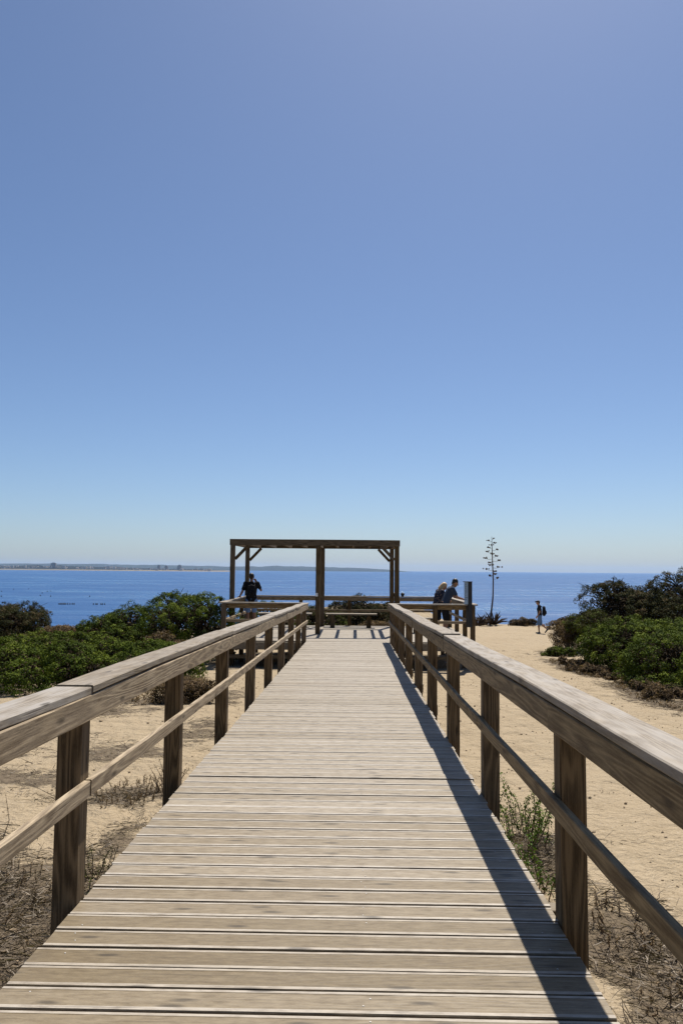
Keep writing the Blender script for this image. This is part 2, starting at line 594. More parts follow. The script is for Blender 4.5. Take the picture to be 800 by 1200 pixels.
ridge('far_coast', COAST_Y, 900, [(-160, 30), (-60, 34), (0, 34), (40, 36), (90, 31), (140, 24), (175, 18), (215, 15), (250, 9), (262, 1)], coast_mat(), 1.5, 0.35, 1.0)
hm = plain_mat('hill_land', (0.030, 0.036, 0.030), 0.95, 0.05, 0.4, 0.004)
ridge('far_hills', 12500, 3000, [(-260, 65), (-150, 80), (-20, 88), (60, 92), (130, 84), (200, 78), (250, 66), (290, 74), (312, 84), (345, 80), (390, 68), (425, 62), (455, 40), (475, 16), (486, 1)], hm, 2.0, 0.13, 5.0)


def far_town():
    wm = plain_mat('town_wall', (0.52, 0.45, 0.38), 0.9, 0.1, 0.35, 0.01)
    mb = MB()
    rr = random.Random(4)
    for k in range(150):
        px = rr.uniform(-40, 245)
        y = COAST_Y + rr.uniform(50, 250)
        w, d, h = rr.uniform(8, 30), rr.uniform(10, 24), rr.uniform(5, 14)
        x = (px - 416) * COAST_Y / FPX
        z = SEA_Z + rr.uniform(10, 26) * (1.0 if px < 150 else .5)
        mb.board((x, y, z - 6), (x, y, z + h), w, d, (1, 0, 0), (0, 1, 0), 0.3)
    o = mb.build('far_town', wm)
    tag(o, 'white low houses of a distant town along the far shore', 'town', kind='stuff')
    gm = plain_mat('tower_wall', (0.25, 0.22, 0.20), 0.9, 0.1, 0.2, 0.02)
    glass = plain_mat('tower_glass', (0.05, 0.06, 0.08), 0.3, 0.5, 0.2, 0.05)
    specs = [(54, 40, 52, 'broad dark tower block, the tallest on the far shore'),
             (181, 20, 40, 'narrow tower block on the far shore, left one of a close pair'),
             (190, 24, 36, 'tower block on the far shore, right one of a close pair'),
             (206, 30, 42, 'squat tower block on the far shore, rightmost of the towers')]
    for px, w, h, lab in specs:
        x = (px - 416) * COAST_Y / FPX
        t = thing('tower_block', lab, 'building', (x, COAST_Y + 140, SEA_Z + 8), 'towers on the far shore')
        b = MB()
        b.board((x, COAST_Y + 140, SEA_Z + 8), (x, COAST_Y + 140, SEA_Z + 8 + h), w, 22, (1, 0, 0), (0, 1, 0), 0.4)
        b.build('wall', gm, t)
        b = MB()
        b.board((x, COAST_Y + 140, SEA_Z + 8 + h), (x, COAST_Y + 140, SEA_Z + 12 + h), w * .5, 12, (1, 0, 0), (0, 1, 0), 0.4)
        b.build('roof', gm, t)
        for q in range(4):
            b = MB()
            zz = SEA_Z + 8 + h * (0.2 + 0.2 * q)
            b.board((x - w * .42, COAST_Y + 128.6, zz), (x + w * .42, COAST_Y + 128.6, zz), 0.6, 3.0, (0, 1, 0), (0, 0, 1), 0.05)
            b.build('window', glass, t)


far_town()


# ------------------------------------------------------------------ buoys
def buoys():
    bm_ = plain_mat('buoy_plastic', (0.02, 0.02, 0.025), 0.4, 0.4)
    pts = [(z / 5.714, 708.3) for z in (398, 408, 417, 426, 434, 442, 456, 472, 488, 500)]
    pts += [(z / 5.714, 708.4) for z in (630, 646, 655, 680, 690, 705)]
    pts += [(px / 5.714, 690 + py / 5.714) for px, py in ((8, 20), (88, 5), (190, 3), (8, 53), (317, 20), (340, 18), (282, 30), (270, 48), (340, 52), (602, 53))]
    proto = None
    lone = ['lone dark buoy at the left edge of the bay, farther one', 'lone dark buoy above the left end of the dark bush',
            'lone dark buoy farthest out above the dark bush', 'lone dark buoy at the left edge of the bay, nearer one',
            'dark buoy of a scattered four, farther left of the close pair', 'dark buoy of a scattered four, farther right of the close pair',
            'dark buoy of a scattered four, the middle one', 'dark buoy of a scattered four, nearest to the left shore',
            'dark buoy just nearer than the close pair', 'lone dark buoy well right of the scattered ones']
    for k, (px, py) in enumerate(pts):
        d = (CAMH - SEA_Z) * FPX / (py - hor(px))
        loc = (at_px(px, d), d, SEA_Z - .15)
        if proto is None:
            mb = MB()
            mb.lathe([(.06, 0), (.24, .06), (.33, .20), (.33, .42), (.24, .58), (.10, .66), (.08, .78), (.12, .82), (.12, .88), (.03, .92)], (0, 0, 0), 10)
            o = mb.build('buoy', bm_, smooth=True)
            proto = o
        else:
            o = proto.copy()
            COL.objects.link(o)
        o.location = loc
        o.scale = (1.3, 1.3, 1.3)
        if k < 10:
            tag(o, 'small dark float in the longer left row of mooring buoys', 'buoy', 'floats of the left buoy row')
        elif k < 16:
            tag(o, 'small dark float in the shorter right row of mooring buoys', 'buoy', 'floats of the right buoy row')
        else:
            tag(o, lone[k - 16], 'buoy', 'lone buoys in the bay')


buoys()

# ------------------------------------------------------------------ boardwalk
PITCH = 0.165
DXL, DXR = -1.307, 0.938


def plank_section(w, t):
    a, g = w / 2, 0.021
    return [(-a, -t), (a, -t), (a, -.006), (a - .003, -.0012), (a - g, 0), (a - g - .003, -.0016),
            (-a + g + .003, -.0016), (-a + g, 0), (-a + .003, -.0012), (-a, -.006)]


EDGE = {3: 1.35, 4: -.2, 6: -.2, 7: 1.35}      # the smooth rims of each plank are bleached paler than its ribbed middle


def boardwalk():
    t = thing('boardwalk', 'long straight walkway of pale weathered planks running to the lookout', 'boardwalk', (0, 0, 0))
    deck, screws = MB(), MB()
    y = -3.07
    k = 0
    while y < PY0 - 0.1:
        rr = random.Random(100 + k)
        jl, jr = rr.uniform(-.008, .008), rr.uniform(-.008, .008)
        dz = rr.gauss(0, .0012)
        if abs(y - 6.42) < PITCH / 2:
            dz = .009
        w = PITCH - .0105 + rr.uniform(-.002, .0015)
        skew = rr.uniform(-.003, .003)
        up = Vector((0, SLOPE + rr.gauss(0, .006), 1)).normalized()
        z = deck_z(y) + dz
        deck.prism((DXL + jl, y - skew, z + rr.gauss(0, .0008)), (DXR + jr, y + skew, z + rr.gauss(0, .0008)), plank_section(w, .038), (0, 1, -SLOPE), up,
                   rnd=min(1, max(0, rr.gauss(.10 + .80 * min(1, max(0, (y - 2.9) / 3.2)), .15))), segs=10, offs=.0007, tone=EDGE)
        if y < 12:
            for sx in (DXL + .11, .055, DXR - .11):
                for sy in (-.035, .035):
                    if rr.random() < .42:
                        cx, cy = sx + rr.uniform(-.015, .015), y + sy + rr.uniform(-.012, .012)
                        screws.lathe([(.0036, -.004), (.0036, .0002), (.0026, .0006)], (cx, cy, deck_z(cy) + dz), 7)
        y += PITCH
        k += 1
    deck.build('deck', M['deck'], t)
    tag(screws.build('screw_heads', M['screw'], t), kind='stuff')
    for x in (DXL + .12, -.18, DXR - .12):
        mb = MB()
        mb.beam((x, -3, deck_z(-3) - .125), (x, PY0 - .2, deck_z(PY0) - .125), .07, .16, segs=10)
        mb.build('joist', M['post'], t)
    for y in POSTS:
        mb = MB()
        yb = y + .185
        mb.beam((DXL - .10, yb, deck_z(yb) - .105), (DXR + .158, yb, deck_z(yb) - .105), .10, .13)
        mb.build('bearer', M['deck'], t)
        for x in (DXL + .35, DXR - .35):
            mb = MB()
            z0 = gz(x, yb)
            mb.beam((x, yb + .1, z0 - .15), (x, yb + .1, deck_z(yb) - .206), .12, .12, up=(0, 1, 0))
            mb.build('support_post', M['post'], t)


SP = 2.215
POSTS = [3.865 + SP * i for i in range(-2, 9)]
POSTS_R = [3.72 + SP * i for i in range(-2, 9)]


def railing(sgn, label):
    """sgn -1 left, +1 right; posts outside the deck edge"""
    edge = DXL if sgn < 0 else DXR
    t = thing('railing', label, 'railing', (edge, 0, 0), 'railings of the boardwalk')
    posts = POSTS if sgn < 0 else POSTS_R
    S = (sgn, 0, 0)
    upv = Vector((0, SLOPE, 1)).normalized()
    rr = random.Random(5 + sgn)
    for i, y in enumerate(posts):
        mb = MB()
        x = edge + sgn * .063
        zb = gz(x, y) - .25
        lean = rr.uniform(-.006, .006)
        mb.board((x, y + .065, zb), (x + lean, y + .065 + rr.uniform(-.008, .008), deck_z(y) + .982), .119, .122, (1, 0, 0), (0, 1, 0), .006, segs=6, offs=.0012, rnd=rr.uniform(.3, .8))
        mb.build('post', M['post'], t)
        # two bolt heads that hold the rails
    y_end = PY0 + .02
    # fascia boards, jointed on posts
    js = [posts[0] - .5, posts[0] + SP + .06, posts[3] + .065, posts[5] + .065, posts[7] + .065, posts[9] + .065, y_end] if sgn < 0 else \
         [posts[0] - .5, posts[2] + .065, posts[4] + .065, posts[6] + .065, posts[8] + .065, y_end]
    for a, b in zip(js[:-1], js[1:]):
        mb = MB()
        x = edge + sgn * (-.045 / 2 + .003) + rr.uniform(-.003, .003)
        zc = .921 + rr.uniform(-.002, .002)
        mb.board((x, a + .002, deck_z(a) + zc), (x + rr.uniform(-.004, .004), b - .002, deck_z(b) + zc), .044, .122, S, upv, .005, segs=max(3, int((b - a) / .3)), wob=.004, offs=.001, rnd=rr.uniform(.7, .95) if sgn < 0 else rr.uniform(.05, .3))  # sun and shade in the tone: sunlit left boards paler, shaded right ones darker
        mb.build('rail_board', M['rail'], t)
    # cap boards
    js = [posts[0] - .5, posts[2] + .02, posts[4] + .1, posts[6] + .06, posts[8] + .07, y_end + .16] if sgn < 0 else \
         [posts[0] - .5, posts[1] + .05, posts[4] + .06, posts[7] + .07, y_end + .16]
    for n, (a, b) in enumerate(zip(js[:-1], js[1:])):
        mb = MB()
        x = edge + sgn * (.050) + rr.uniform(-.004, .004)
        zc = 1.011 + rr.uniform(-.003, .003)
        mb.board((x, a + .0015, deck_z(a) + zc), (x + rr.uniform(-.006, .006), b - .0015, deck_z(b) + zc + rr.uniform(-.003, .003)), .184, .038, S, upv, .005,
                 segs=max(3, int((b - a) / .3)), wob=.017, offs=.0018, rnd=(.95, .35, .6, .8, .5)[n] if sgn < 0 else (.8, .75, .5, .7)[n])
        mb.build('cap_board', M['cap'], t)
    # mid rail
    js = [posts[0] - .5, posts[2] + .065, posts[5] + .065, posts[8] + .065, y_end] if sgn < 0 else [posts[0] - .5, posts[3] + .065, posts[6] + .065, y_end]
    for a, b in zip(js[:-1], js[1:]):
        mb = MB()
        x = edge + sgn * (-.036 / 2 + .003)
        mb.board((x, a + .002, deck_z(a) + .525), (x, b - .002, deck_z(b) + .525), .035, .078, S, upv, .004, segs=max(3, int((b - a) / .3)), wob=.009, offs=.0008, rnd=rr.uniform(.75, .95) if sgn < 0 else rr.uniform(.05, .3))  # tone again carries the light: paler on the sunny side, darker on the shaded
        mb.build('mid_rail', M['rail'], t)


boardwalk()
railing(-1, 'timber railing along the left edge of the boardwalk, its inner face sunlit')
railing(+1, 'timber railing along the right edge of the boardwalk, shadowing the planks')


# ------------------------------------------------------------------ platform
def platform():
    t = thing('viewing_platform', 'raised timber viewing platform at the end of the boardwalk', 'platform', (0, 24, PLAT_Z))
    deck = MB()
    y = PY0 + .10
    k = 0
    while y < PY1:
        rr = random.Random(500 + k)
        deck.prism((PXL - .02 + rr.uniform(-.01, .01), y, PLAT_Z + rr.gauss(0, .0015)), (PXR + .02 + rr.uniform(-.01, .01), y, PLAT_Z + rr.gauss(0, .0015)),
                   plank_section(.156, .038), (0, 1, 0), (0, 0, 1), rnd=min(1, max(0, rr.gauss(.85, .12))), segs=4, tone=EDGE)
        y += PITCH
        k += 1
    deck.build('deck', M['deck'], t)
    for yy in (PY0 - .012, PY1 + .03):
        mb = MB()
        mb.beam((PXL, yy, PLAT_Z - .14), (PXR, yy, PLAT_Z - .14), .05, .20, segs=4)
        mb.build('edge_board', M['deck'], t)
    for xx in (PXL + .0, PXR + .0):
        mb = MB()
        mb.beam((xx, PY0 + .03, PLAT_Z - .14), (xx, PY1 - .02, PLAT_Z - .14), .05, .20, segs=4)
        mb.build('edge_board', M['deck'], t)
    for yy in (PY0 + .35, PY0 + 2.3, PY0 + 4.2, PY1 - .3):
        for xx in (PXL + .25, -1.7, -.1, 1.5, PXR - .25):
            mb = MB()
            mb.beam((xx, yy, gz(xx, yy) - .15), (xx, yy, PLAT_Z - .04), .13, .13, up=(0, 1, 0))
            mb.build('support_post', M['post'], t)
    for yy in (PY0 + .24, PY0 + 4.1):
        mb = MB()
        mb.beam((PXL + .1, yy, PLAT_Z - .46), (PXR - .1, yy, PLAT_Z - .46), .035, .10, segs=3)
        mb.build('brace_rail', M['rail'], t)


platform()


def platform_rail():
    t = thing('platform_railing', 'dark timber railing enclosing the viewing platform, flat cap on top', 'railing', (0, 24, PLAT_Z))
    Z = PLAT_Z

    def run(p0, p1, inner, nposts, skip=()):
        p0, p1 = Vector(p0), Vector(p1)
        d = (p1 - p0)
        L = d.length
        u = d / L
        inn = Vector(inner)
        for i in range(nposts):
            if i in skip:
                continue
            c = p0 + u * (.065 + (L - .13) * i / (nposts - 1))
            mb = MB()
            mb.board((c.x, c.y, gz(c.x, c.y) - .15), (c.x, c.y, Z + .982), .125, .125, (1, 0, 0), (0, 1, 0), .006, segs=4, offs=.001)
            mb.build('post', M['post'], t)
        mb = MB()
        mb.board(p0 - u * .06 + inn * .02 + Vector((0, 0, Z + 1.01)), p1 + u * .06 + inn * .02 + Vector((0, 0, Z + 1.01)), .19, .038, inn, (0, 0, 1), .004, segs=8, wob=.005)
        mb.build('cap_board', M['cap'], t)
        for zz, h, nm in ((.925, .122, 'rail_board'), (.525, .078, 'mid_rail')):
            mb = MB()
            mb.board(p0 + inn * .088 + Vector((0, 0, Z + zz)), p1 + inn * .088 + Vector((0, 0, Z + zz)), .044, h, inn, (0, 0, 1), .004, segs=8, wob=.003)
            mb.build(nm, M['rail'], t)

    # front pieces left and right of the walk
    run((PXL, PY0 + .10, 0), (DXL - .16, PY0 + .10, 0), (0, 1, 0), 2, skip=(1,))
    run((DXR + .16, PY0 + .10, 0), (PXR, PY0 + .10, 0), (0, 1, 0), 3, skip=(0,))
    run((PXL - .01, PY0 + .21, 0), (PXL - .01, PY1 - .12, 0), (1, 0, 0), 4, skip=(0,))
    run((PXR + .01, PY0 + .21, 0), (PXR + .01, PY1 - .12, 0), (-1, 0, 0), 4, skip=(0,))
    run((PXL, PY1, 0), (PXR, PY1, 0), (0, -1, 0), 5)
    # small dark round caps standing on the rear rail
    for x in (1.36, 1.66, 2.83):
        mb = MB()
        mb.lathe([(.030, 0), (.034, .012), (.056, .03), (.068, .065), (.062, .10), (.036, .125), (.012, .132)], (x, PY1 - .01, Z + 1.031), 12)
        o = mb.build('round_cap', M['black'], t, smooth=True)


platform_rail()


def pergola():
    t = thing('pergola', 'open dark timber pergola frame with slatted roof over the platform', 'pergola', (-1.2, 26, PLAT_Z))
    yf, yr = 24.2, 27.55
    xs = (-3.72, -1.12, 1.26)
    zt = CAMH + .915
    bh = .185
    for yy in (yf, yr):
        for x in xs:
            mb = MB()
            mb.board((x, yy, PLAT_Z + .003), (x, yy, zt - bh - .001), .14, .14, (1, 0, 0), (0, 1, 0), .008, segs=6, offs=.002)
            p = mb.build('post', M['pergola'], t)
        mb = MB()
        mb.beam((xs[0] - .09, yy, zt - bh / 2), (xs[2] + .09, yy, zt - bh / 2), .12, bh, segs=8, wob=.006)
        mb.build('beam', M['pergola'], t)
    for x in (xs[0], xs[2]):
        mb = MB()
        mb.beam((x, yf + .061, zt - bh / 2), (x, yr - .061, zt - bh / 2), .10, bh - .006, segs=4)
        mb.build('side_beam', M['pergola'], t)
    x = 1.00
    while x > xs[0] + .3:
        mb = MB()
        mb.beam((x, yf + .061, zt - .095), (x, yr - .061, zt - .095), .075, .16, segs=4)
        mb.build('rafter', M['pergola'], t)
        x -= .535
    for yy in (yf, yr):
        for x, s in ((xs[0], 1), (xs[2], -1)):
            mb = MB()
            a = Vector((x + s * .075, yy, zt - bh - .42))
            b = Vector((x + s * .47, yy, zt - bh - .004))
            mb.beam(a, b, .08, .09)
            mb.build('brace', M['pergola'], t)
    mb = MB()
    mb.board((xs[1] - .035, yf - .078, CAMH - .80), (xs[1] - .035, yf - .078, CAMH - .70), .07, .012, (1, 0, 0), (0, 1, 0), .002)
    mb.build('name_plate', plain_mat('plate_white', (0.8, 0.8, 0.78), 0.5), t)


pergola()


def bench(x0, x1, y, label, legs):
    t = thing('bench', label, 'bench', ((x0 + x1) / 2, y, PLAT_Z), 'benches on the platform')
    z = PLAT_Z
    for k, dy in enumerate((-.15, 0, .15)):
        mb = MB()
        mb.board((x0, y + dy, z + .45), (x1, y + dy, z + .45), .138, .045, (0, 1, 0), (0, 0, 1), .005, segs=6)
        mb.build('seat', M['cap'], t)
    for x in legs:
        mb = MB()
        mb.board((x, y, z + .003), (x, y, z + .355), .15, .30, (1, 0, 0), (0, 1, 0), .006)
        mb.build('leg', M['post'], t)
        mb = MB()
        mb.board((x, y - .22, z + .391), (x, y + .22, z + .391), .09, .07, (1, 0, 0), (0, 0, 1), .005)
        mb.build('bracket', M['post'], t)


bench(-.98, .74, 27.05, 'low slatted bench under the right half of the pergola', (-.75, .47))
bench(-3.25, -1.45, 27.05, 'low slatted bench under the left half of the pergola', (-3.0, -1.7))
bench(1.75, 2.55, 25.0, 'short slatted bench right of the pergola near the bowed pair', (1.9, 2.4))


# ------------------------------------------------------------------ information totem
def totem():
    x, y = 3.06, PY0 + .015
    z0 = PLAT_Z + 1.033
    t = thing('information_post', 'upright dark box with pale blue printed side mounted on railing corner', 'sign', (x, y, z0))
    ca = math.cos(R(24))
    sa = math.sin(R(24))
    sx, sy = Vector((ca, sa, 0)), Vector((-sa, ca, 0))
    o = Vector((x, y, 0))

    def loc(a, b, z):
        return o + sx * a + sy * b + Vector((0, 0, z))
    mb = MB()
    mb.board(loc(.055, .02, z0 - .62), loc(.055, .02, z0 + .60), .11, .15, sx, sy, .006)
    mb.build('body', M['black'], t)
    panel = plain_mat('panel_blue', (0.30, 0.42, 0.56), 0.35, 0.5, 0.08)
    mb = MB()
    mb.board(loc(-.062, -.02, z0 + .0), loc(-.062, -.02, z0 + .598), .11, .03, sx, sy, .003)
    pn = mb.build('panel', panel, t)
    ink = plain_mat('panel_ink', (0.03, 0.035, 0.05), 0.6)
    mb = MB()
    rr = random.Random(3)
    for k in range(9):
        zz = z0 + .54 - k * .052
        L = rr.uniform(.03, .08)
        mb.board(loc(-.105, -.0365, zz), loc(-.105 + L, -.0365, zz), .004, .014, sy, (0, 0, 1), .0006)
    mb.build('print', ink, pn)
    mb = MB()
    mb.board(loc(0.0, .0, z0 + .60), loc(0.0, .0, z0 + .618), .212, .166, sx, sy, .004)
    mb.build('lid', M['black'], t)


totem()


# ------------------------------------------------------------------ people
def capsule_mesh(bm, p0, p1, r0, r1, n=12, flat=None):
    p0, p1 = Vector(p0), Vector(p1)
    d = p1 - p0
    L = max(d.length, 1e-5)
    u = d / L
    s = u.cross(Vector((0.21, 0.93, 0.31)))
    s.normalize()
    w = s.cross(u)
    rings = []
    for k in range(5):
        a = -math.pi / 2 + k * math.pi / 8 + .02
        rings.append((p0 + u * (r0 * math.sin(a)), r0 * math.cos(a)))
    for k in range(1, 6):
        a = k * math.pi / 10 - .02
        rings.append((p1 + u * (r1 * math.sin(a)), r1 * math.cos(a)))
    vs = []
    for c, r in rings:
        vs.append([bm.verts.new(c + (s * math.cos(2 * math.pi * i / n) + w * math.sin(2 * math.pi * i / n)) * r) for i in range(n)])
    for a, b in zip(vs[:-1], vs[1:]):
        for i in range(n):
            bm.faces.new((a[i], a[(i + 1) % n], b[(i + 1) % n], b[i]))
    bm.faces.new(vs[0][::-1])
    bm.faces.new(vs[-1])


def ellipsoid(bm, c, r):
    ret = bmesh.ops.create_uvsphere(bm, u_segments=16, v_segments=12, radius=1.0)
    for v in ret['verts']:
        v.co = Vector((v.co.x * r[0] + c[0], v.co.y * r[1] + c[1], v.co.z * r[2] + c[2]))


def fuse(name, caps, ells, mat, parent, voxel=.012, mats=None):
    """one continuous surface grown round a skeleton"""
    bm = bmesh.new()
    for c in caps:
        capsule_mesh(bm, *c)
    for e in ells:
        ellipsoid(bm, *e)
    me = bpy.data.meshes.new(name)
    bm.to_mesh(me)
    bm.free()
    o = bpy.data.objects.new(name, me)
    COL.objects.link(o)
    md = o.modifiers.new('r', 'REMESH')
    md.mode = 'VOXEL'
    md.voxel_size = voxel
    sm = o.modifiers.new('s', 'SMOOTH')
    sm.iterations = 3
    sm.factor = .5
    dg = bpy.context.evaluated_depsgraph_get()
    dg.update()
    me2 = bpy.data.meshes.new_from_object(o.evaluated_get(dg))
    o.modifiers.clear()
    o.data = me2
    me2.name = name
    me2.materials.clear()
    me2.materials.append(mat)
    me2.polygons.foreach_set('use_smooth', [True] * len(me2.polygons))
    if parent is not None:
        o.parent = parent
    return o


def V3(*a):
    return Vector(a)


def hand(caps, wrist, d, palm_n, curl=.5, s=1.0):
    """palm, four unequal fingers and a thumb; d = pointing direction, palm_n = palm normal"""
    d, pn = Vector(d).normalized(), Vector(palm_n).normalized()
    side = d.cross(pn).normalized()
    k = wrist + d * .085
    for q in (-.025, 0, .025):
        caps.append((wrist + side * q * .6, k + side * q, .016, .015))
    for q, L in ((-.033, .062), (-.011, .075), (.011, .070), (.033, .055)):
        a = k + side * q
        b = a + (d * (1 - .35 * curl) + pn * curl * .6).normalized() * L * .55
        c = b + (d * (1 - .9 * curl) + pn * curl).normalized() * L * .5
        caps.append((a, b, .0095, .009))
        caps.append((b, c, .009, .0075))
    a = wrist + d * .02 + side * -.03
    b = a + (d * .6 - side * .75 + pn * .2).normalized() * .045
    c = b + (d * .9 - side * .15 + pn * .3).normalized() * .035
    caps.append((a, b, .013, .011))
    caps.append((b, c, .011, .009))


def person(label, loc, heading, J, hair, shirt, shorts, hair_long=False, sleeve=.6, cap=False, short_len=.9, woman=False):
    """J holds the joints in the person's own frame: +y is forward"""
    t = thing('person', label, 'person', loc, 'visitors at the lookout')
    pel, ch, nk, hd = J['pelvis'], J['chest'], J['neck'], J['head']
    fdir = J.get('face', V3(0, 1, 0)).normalized()
    rdir = fdir.cross(V3(0, 0, 1)).normalized()
    upd = rdir.cross(fdir).normalized()
    caps, ells = [], []
    w = .9 if woman else 1
    for s in (-.065, .065):
        caps.append((pel + V3(s, 0, 0), (pel + ch) / 2 + V3(s * .8, 0, 0), .105, .098))
        caps.append(((pel + ch) / 2 + V3(s * .8, 0, 0), ch + V3(s * 1.1, 0, 0), .098, .112))
    caps.append((ch, nk, .095, .058))
    caps.append((nk, hd - upd * .03, .055, .052))
    # head: skull, jaw, nose, ears, brow
    ells.append((hd + upd * .01, (.076, .092, .108)))
    caps.append((hd + fdir * .03 - upd * .04, hd + fdir * .055 - upd * .085, .06, .038))
    caps.append((hd + fdir * .085 + upd * .015, hd + fdir * .112 - upd * .02, .010, .016))
    for s in (-1, 1):
        caps.append((hd + rdir * s * .076 + upd * .015, hd + rdir * s * .080 - upd * .025, .016, .012))
        caps.append((hd + fdir * .078 + rdir * s * .016 + upd * .028, hd + fdir * .074 + rdir * s * .048 + upd * .026, .012, .010))
    caps.append((hd + fdir * .088 - upd * .055 - rdir * .02, hd + fdir * .088 - upd * .055 + rdir * .02, .011, .011))
    for s, side in ((-1, 'l'), (1, 'r')):
        sh, el, wr = J['sh_' + side], J['el_' + side], J['wr_' + side]
        caps.append((ch + V3(s * .06, 0, .10), sh, .07, .062))
        caps.append((sh, el, .054 * w, .040 * w))
        caps.append((el, wr, .040 * w, .027 * w))
        hand(caps, wr, J.get('hd_' + side, wr - el), J.get('hn_' + side, V3(-s, .3, 0)), J.get('curl', .45))
        hp, kn, an = J['hp_' + side], J['kn_' + side], J['an_' + side]
        caps.append((pel + V3(s * .05, 0, -.02), hp, .10, .095))
        caps.append((hp, kn, .088 * w, .056 * w))
        caps.append((kn, kn + (an - kn) * .35 + V3(0, -.012, 0), .055 * w, .056 * w))
        caps.append((kn + (an - kn) * .35 + V3(0, -.012, 0), an, .056 * w, .036 * w))
        toe = J.get('toe_' + side, an + V3(s * .02, .16, -.055))
        heel = J.get('heel_' + side, an + V3(0, -.03, -.05))
        caps.append((an, heel, .036, .034))
        caps.append((heel, toe, .034, .026))
    body = fuse('body', caps, ells, M['skin'], t, .0105)
    # hair
    ec = [(hd + upd * .032 - fdir * .018, (.087, .095, .098))]
    hc = []
    if hair_long:
        hc += [(hd - fdir * .05, hd - fdir * .075 - upd * .13, .075, .055), (hd - fdir * .03 + rdir * .05, hd - fdir * .03 + rdir * .06 - upd * .13, .045, .03),
               (hd - fdir * .03 - rdir * .05, hd - fdir * .03 - rdir * .06 - upd * .13, .045, .03)]
    else:
        hc += [(hd - fdir * .045 + upd * .02, hd - fdir * .05 - upd * .045, .06, .045)]
    if cap:
        hc += [(hd + fdir * .08 + upd * .072, hd + fdir * .14 + upd * .055, .045, .03)]
    fuse('hair' if not cap else 'cap', hc, ec, hair, t, .012)
    # shirt
    g = .016
    sc = []
    for s in (-.065, .065):
        sc.append((pel + V3(s, 0, -.05), (pel + ch) / 2 + V3(s * .8, 0, 0), .105 + g, .100 + g))
        sc.append(((pel + ch) / 2 + V3(s * .8, 0, 0), ch + V3(s * 1.1, 0, .01), .100 + g, .112 + g))
    sc.append((ch + V3(0, 0, .05), nk - V3(0, 0, .045), .09 + g, .062 + g))
    for s, side in ((-1, 'l'), (1, 'r')):
        sh, el = J['sh_' + side], J['el_' + side]
        sc.append((ch + V3(s * .06, 0, .10), sh, .07 + g, .064 + g))
        sc.append((sh, sh + (el - sh) * sleeve, .056 + g, .050 + g))
    fuse('shirt', sc, [], shirt, t, .014)
    bc = []
    for s, side in ((-1, 'l'), (1, 'r')):
        hp, kn = J['hp_' + side], J['kn_' + side]
        bc.append((pel + V3(s * .05, 0, -.01), hp, .115, .115))
        bc.append((hp, hp + (kn - hp) * short_len, .104, .088))
    fuse('shorts', bc, [], shorts, t, .014)
    for s, side in ((-1, 'l'), (1, 'r')):
        an = J['an_' + side]
        toe = J.get('toe_' + side, an + V3(s * .02, .16, -.055))
        heel = J.get('heel_' + side, an + V3(0, -.03, -.05))
        fuse('shoe', [(an + (heel - an) * .3, heel, .046, .044), (heel, toe, .044, .036)], [], M['shoe'], t, .012)
    t.rotation_euler = (0, 0, heading)
    return t


def backpack(label, loc, heading, mat, h=.46, w=.30, d=.17):
    """worn on a back: loc = middle of its front face, +y towards the wearer"""
    t = thing('backpack', label, 'backpack', loc)
    fuse('bag', [(V3(-w * .3, -d * .5, -h * .32), V3(-w * .3, -d * .5, h * .30), d * .52, d * .45), (V3(w * .3, -d * .5, -h * .32), V3(w * .3, -d * .5, h * .30), d * .52, d * .45),
                 (V3(0, -d * .5, -h * .34), V3(0, -d * .5, h * .36), d * .55, d * .45)], [], mat, t, .016)
    fuse('pocket', [(V3(-w * .2, -d * 1.0, -h * .25), V3(-w * .2, -d * 1.0, 0), d * .26, d * .22), (V3(w * .2, -d * 1.0, -h * .25), V3(w * .2, -d * 1.0, 0), d * .26, d * .22),
                    (V3(-w * .2, -d * 1.0, -h * .12), V3(w * .2, -d * 1.0, -h * .12), d * .26, d * .26)], [], mat, t, .014)
    for s in (-1, 1):
        pts = [V3(s * .09, -.03, h * .40), V3(s * .115, .07, h * .50), V3(s * .12, .20, h * .40), V3(s * .13, .27, h * .10), V3(s * .15, .20, -h * .18), V3(s * .15, .0, -h * .30)]
        fuse('strap', [(a, b, .016, .016) for a, b in zip(pts[:-1], pts[1:])], [], mat, t, .012)
    t.rotation_euler = (0, 0, heading)
    return t


def stand(k=1.0, **over):
    J = dict(pelvis=V3(0, 0, .96), chest=V3(0, .01, 1.27), neck=V3(0, .0, 1.49), head=V3(0, .03, 1.635),
             sh_l=V3(-.185, 0, 1.425), sh_r=V3(.185, 0, 1.425), el_l=V3(-.24, -.03, 1.13), el_r=V3(.24, -.03, 1.13), wr_l=V3(-.25, .05, .88), wr_r=V3(.25, .05, .88),
             hp_l=V3(-.09, 0, .90), hp_r=V3(.09, 0, .90), kn_l=V3(-.10, .02, .49), kn_r=V3(.10, .02, .49), an_l=V3(-.11, -.02, .085), an_r=V3(.11, -.02, .085))
    J.update(over)
    sc = {}
    for q, v in J.items():
        sc[q] = v * k if isinstance(v, Vector) and q[:2] not in ('fa', 'hd', 'hn') or q == 'head' else v
    return sc


